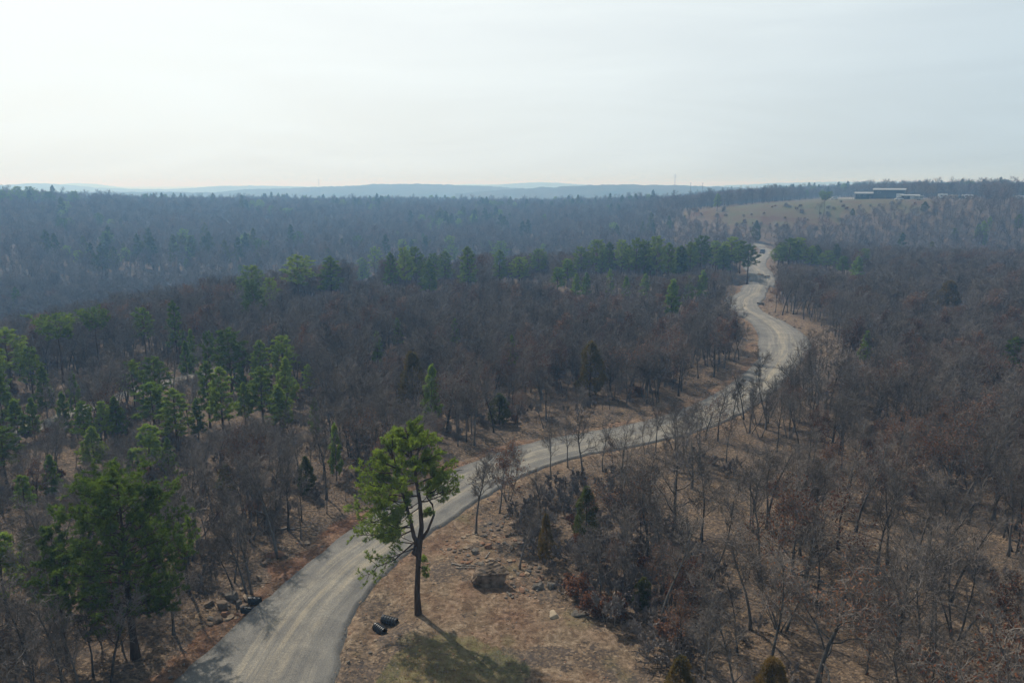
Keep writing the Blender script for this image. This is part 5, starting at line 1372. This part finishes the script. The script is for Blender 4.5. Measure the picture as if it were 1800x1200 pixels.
vehicle('parked_car', 1340, 446, R(-118), 4.4, 1.95, 1.85, M['paint_dark'], 'dark boxy off-road car on the far bend of the gravel road', 'car')

# ------------------------------------------------------------------ buildings and camp on the hill
M['roof'] = mat_plain('weathered metal roofing', (0.24, 0.245, 0.24), 0.55, 0.1, 0.15, 1.0, .3)
M['wall_dark'] = mat_plain('dark green siding', (0.050, 0.062, 0.060), 0.7, 0, 0.2, 1.5)
M['wall_blue'] = mat_plain('blue grey sheet wall', (0.085, 0.110, 0.130), 0.6, 0.1, 0.15, 1.5)
M['pole'] = mat_plain('grey pole wood', (0.16, 0.14, 0.12), 0.9)
def kpx(p): return (p[1] * math.cos(PITCH) + (CAMZ - p[2]) * math.sin(PITCH)) / F
def building(px0, px1, py, hpx, depth, wall, roof, label, wins, door, pitch=.10, over=.7, rz=0.0, back=0.0, porch=0, roof_off=0):
    p = at((px0 + px1) / 2, py); 
    dirn = ray((px0 + px1) / 2, py); 
    if back: 
        q = np.array([dirn[0], dirn[1]]); q /= np.linalg.norm(q); p = np.array([p[0] + q[0] * back, p[1] + q[1] * back, p[2]]); p[2] = float(T0(p[0], p[1]))
    k = kpx(p); w = (px1 - px0) * k; h = hpx * k
    az = -math.atan2(p[0], p[1]) + rz
    e = empty('building', (p[0], p[1], p[2] - .2), az); tag(e, label, 'building')
    hw = h - 0.9; c_y = depth / 2
    b = MB(); b.box((0, c_y, hw / 2), (w - 1.4, depth - 1.0, hw)); 
    nrib = int(w / .9)
    for i in range(nrib): b.box((-w / 2 + .9 + i * (w - 1.8) / max(1, nrib - 1), .49, hw / 2), (.07, .05, hw - .1))
    wl_ = b.ob('wall', wall, e)
    r = MB(); rise = depth * pitch
    r.add([(-w / 2, -over, hw), (w / 2, -over, hw), (w / 2, depth / 2, hw + rise), (-w / 2, depth / 2, hw + rise), (-w / 2, depth + over, hw), (w / 2, depth + over, hw),
           (-w / 2, -over, hw - .22), (w / 2, -over, hw - .22), (w / 2, depth / 2, hw + rise - .22), (-w / 2, depth / 2, hw + rise - .22), (-w / 2, depth + over, hw - .22), (w / 2, depth + over, hw - .22)],
          Q=[(0, 1, 2, 3), (3, 2, 5, 4), (7, 6, 9, 8), (8, 9, 10, 11), (6, 7, 1, 0), (11, 10, 4, 5)], T=[])
    r.add([(-w / 2, -over, hw), (-w / 2, depth / 2, hw + rise), (-w / 2, depth + over, hw), (w / 2, -over, hw), (w / 2, depth / 2, hw + rise), (w / 2, depth + over, hw), (-w / 2, -over, hw - .22), (-w / 2, depth / 2, hw + rise - .22), (-w / 2, depth + over, hw - .22), (w / 2, -over, hw - .22), (w / 2, depth / 2, hw + rise - .22), (w / 2, depth + over, hw - .22)],
          Q=[(0, 1, 7, 6), (1, 2, 8, 7), (4, 3, 9, 10), (5, 4, 10, 11)])
    ro = r.ob('roof', roof, e)
    for (fx, fw, fh, fz) in wins:
        o = MB(); o.box((fx * w, .44, hw * fz), (fw, .10, fh)); f = o.ob('window', M['white'], e)
        o = MB(); o.box((fx * w, .385, hw * fz), (fw * .86, .04, fh * .84)); o.ob('pane', M['glass'], f)
    for (fx, fw, fh) in door:
        o = MB(); o.box((fx * w, .43, fh / 2 + .1), (fw, .12, fh)); dd = o.ob('door', M['pole'] if fw < 2 else M['white'], e)
        o = MB(); o.box((fx * w + fw * .38, .34, fh * .48), (.08, .08, .16)); o.ob('handle', M['chrome'], dd)
    for i in range(porch):
        x_ = -w / 2 + .5 + i * (w - 1) / (porch - 1); o = MB(); o.box((x_, -over + .15, (hw - .22) / 2), (.16, .16, hw - .24)); o.ob('post', M['pole'], e)
    return e
building(1504, 1559, 349.5, 12, 11, M['wall_dark'], M['roof'], 'long low dark house with a pale metal roof on top of the grassy hill', [(-.38, 1.2, 1.0, .6), (-.2, 1.2, 1.0, .6), (.12, 1.2, 1.0, .6), (.34, 1.4, 1.0, .6)], [(-.04, 1.0, 2.1)], .09, 2.2, .05, 0, 7)
building(1535, 1588, 350.5, 18.5, 14, M['wall_blue'], M['roof'], 'largest and tallest blue-grey metal shed behind the low house', [(-.3, 1.5, 1.0, .7)], [(.33, 4.2, 3.6), (-.1, 1.0, 2.1)], .07, .6, -.04, 20)
building(1584, 1615, 350.5, 9.5, 8, M['wall_dark'], M['roof'], 'small open-fronted dark shed right of the big metal shed', [(-.25, 1.2, .9, .6)], [(.1, 2.4, 2.3)], .08, .8, .03, 4, 4)
# white box trailer
def camper(px, py, wpx, hpx, label, name='camper', slide=True, rz=0.0, mat=None, wheels=True):
    p = at(px, py)
    if px > 1640:
        d = ray(px, 345); d = d / math.hypot(d[0], d[1]); p = np.array([d[0] * 590, d[1] * 590, 0.0]); p[2] = float(T0(p[0], p[1]))
    k = kpx(p); L = wpx * k; H = hpx * k
    e = empty(name, (p[0], p[1], p[2] - .05), -math.atan2(p[0], p[1]) + rz); tag(e, label, 'trailer')
    b = MB(); b.box((0, 0, .75 + (H - .75) / 2), (L, 2.4, H - .75), top=(.97, .93)); b.box((0, 0, .72), (L * .98, 2.3, .14)); b.box((L * .5 + .5, 0, .62), (1.1, .16, .12))
    b.ob('body', mat or M['white'], e)
    if slide:
        s_ = MB(); s_.box((-L * .15, -1.42, H * .55), (L * .35, .5, H * .5)); sl_ = s_.ob('slide_out', mat or M['white'], e); s_ = MB(); s_.box((-L * .15, -1.68, H * .62), (L * .2, .04, H * .18)); s_.ob('pane', M['glass'], sl_)
        s_ = MB(); s_.box((L * .30, -1.19, H * .62), (L * .14, .06, H * .18)); s_.ob('window', M['glass'], e)
        s_ = MB(); s_.box((L * .12, -1.19, H * .45), (.7, .06, H * .55)); s_.ob('door', M['tan_panel'], e)
        s_ = MB(); s_.box((-L * .1, 0, H + .1), (.9, .9, .22)); s_.ob('roof_unit', M['white'], e)
    else:
        for i in (-1, 1):
            s_ = MB(); s_.box((i * L * .25, -1.21, .75 + (H - .75) / 2), (L * .46, .04, (H - .75) * .85)); s_.ob('panel', M['roof'], e)
    for sx in (-.5, .5):
        t = MB(); t.tube([(sx - .1, -1.25, .36), (sx - .1, -1.02, .36)], .36, 14); t.ob('wheel', M['tyre'], e)
        t = MB(); t.tube([(sx - .1, 1.25, .36), (sx - .1, 1.02, .36)], .36, 14); t.ob('wheel', M['tyre'], e)
    return e
camper(1615, 351.5, 14, 7.5, 'plain white box trailer at the right end of the sheds', 'box_trailer', False)
camper(1657, 344, 15, 9, 'tall white camper at the left end of the camp behind the wood', rz=.1)
camper(1675, 344, 16, 7, 'long low pale camper next right of the tall one', rz=-.08, mat=M['tan_panel'])
camper(1701, 345, 18, 8, 'rounded white camper at the right end of the row of three', rz=.15)
camper(1792, 345, 16, 7, 'dim camper in the trees at the right edge of the photo', rz=.2)
vehicle('parked_car', 1466, 351, R(175), 4.8, 1.9, 1.6, M['white'], 'white car parked left of the low house on the hill', 'car')
vehicle('parked_car', 1580, 352, R(180), 4.6, 1.9, 1.5, M['white'], 'white car parked between the big shed and the small shed', 'car', False)
vehicle('parked_truck', 1688, 346, R(185), 5.2, 2.0, 1.8, M['wall_blue'], 'blue-grey truck between the low camper and the rounded camper', 'truck')
def pole(name, px, top, base, r, label, cat, arms=1, dist=None, lattice=False):
    p = at(px, base) if dist is None else None
    if dist is not None:
        d = ray(px, base); d = d / math.hypot(d[0], d[1]); p = np.array([d[0] * dist, d[1] * dist, 0.0]); p[2] = float(T0(p[0], p[1]))
    lo, hi = .5, 120
    for _ in range(30):
        md = (lo + hi) / 2
        if proj(p[0], p[1], p[2] + md)[1] > top: lo = md
        else: hi = md
    h = lo; e = empty(name, (p[0], p[1], p[2] - .2)); tag(e, label, cat)
    if lattice:
        m = MB()
        for a in range(3):
            c, s_ = math.cos(a * 2.094), math.sin(a * 2.094); m.tube([(c * r, s_ * r, 0), (c * r * .8, s_ * r * .8, h)], r * .22, 5)
        st = int(h / (r * 4))
        for i in range(st):
            for a in range(3):
                z0, z1 = i * h / st, (i + 1) * h / st; a1 = (a + 1) % 3
                m.tube([(math.cos(a * 2.094) * r, math.sin(a * 2.094) * r, z0), (math.cos(a1 * 2.094) * r * .9, math.sin(a1 * 2.094) * r * .9, z1)], r * .10, 3)
        m.ob('mast', M['chrome'], e); a_ = MB(); a_.tube([(0, 0, h * .97), (0, 0, h * 1.03)], r * .15, 4)
        for z in (.9, .97): a_.box((0, 0, h * z), (r * 4.5, r * 1.5, r * 2))
        a_.ob('antenna', M['white'], e)
    else:
        m = MB(); m.tube([(0, 0, 0), (0, 0, h)], [r, r * .7], 8); m.ob('post', M['pole'], e)
        for i in range(arms):
            c = MB(); c.box((0, 0, h - .4 - i * .9), (2.4, .14, .14)); ca_ = c.ob('crossarm', M['pole'], e); c = MB()
            for x in (-1.0, -.4, .4, 1.0): c.tube([(x, 0, h - .33 - i * .9), (x, 0, h - .12 - i * .9)], .07, 6)
            c.ob('insulators', M['lampglass'], ca_)
pole('radio_mast', 1186, 306, 330, .45, 'thin lattice radio mast rising above the dark wooded ridge right of centre', 'mast', dist=1150, lattice=True)
pole('radio_mast', 561, 315, 335, .3, 'faint far radio mast above the ridge left of centre', 'mast', dist=1250, lattice=True)
pole('utility_pole', 1504, 322, 350.5, .16, 'wooden utility pole at the left end of the low house', 'pole', 1)
pole('utility_pole', 1214, 321, 330, .25, 'left one of two distant utility poles on the skyline right of the mast', 'pole', 1, dist=900)
pole('utility_pole', 1235, 321, 330, .25, 'right one of two distant utility poles on the skyline right of the mast', 'pole', 1, dist=900)
# pale fence rails on the hill by the parked car
def fence(px0, px1, py, label):
    a, b = at(px0, py), at(px1, py); e = empty('rail_fence', (a[0], a[1], float(T0(a[0], a[1])))); tag(e, label, 'fence'); o = Vector(e.location); nP = 9
    Ps = [Vector((a[0] + (b[0] - a[0]) * i / (nP - 1), a[1] + (b[1] - a[1]) * i / (nP - 1), 0)) for i in range(nP)]
    for q in Ps: q.z = float(T0(q.x, q.y))
    for q in Ps:
        m = MB(); m.box(tuple(q - o + Vector((0, 0, .65))), (.16, .16, 1.4)); m.ob('post', M['white'], e)
    for zr in (.55, 1.1):
        m = MB(); m.tube([q - o + Vector((0, -.12, zr)) for q in Ps], .06, 4); m.ob('rail', M['white'], e)
fence(1474, 1500, 350.5, 'pale rail fence between the white car and the low house on the hill')

# ------------------------------------------------------------------ haze
hz = MB(); hz.box((0, 0, 8.0), (32000, 32000, 92))
hmat = bpy.data.materials.new('haze air'); n, l = nt(hmat); n.remove(n['Principled BSDF'])
pv = n.new('ShaderNodeVolumePrincipled'); pv.inputs['Color'].default_value = (0.32, 0.61, 1.0, 1); pv.inputs['Density'].default_value = 0.00062
pv.inputs['Absorption Color'].default_value = (1, 1, 1, 1)
pv.inputs['Anisotropy'].default_value = 0.3
l.new(pv.outputs[0], n['Material Output'].inputs['Volume'])
hmat.cycles.homogeneous_volume = True
tag(hz.ob('haze', hmat), kind='stuff')
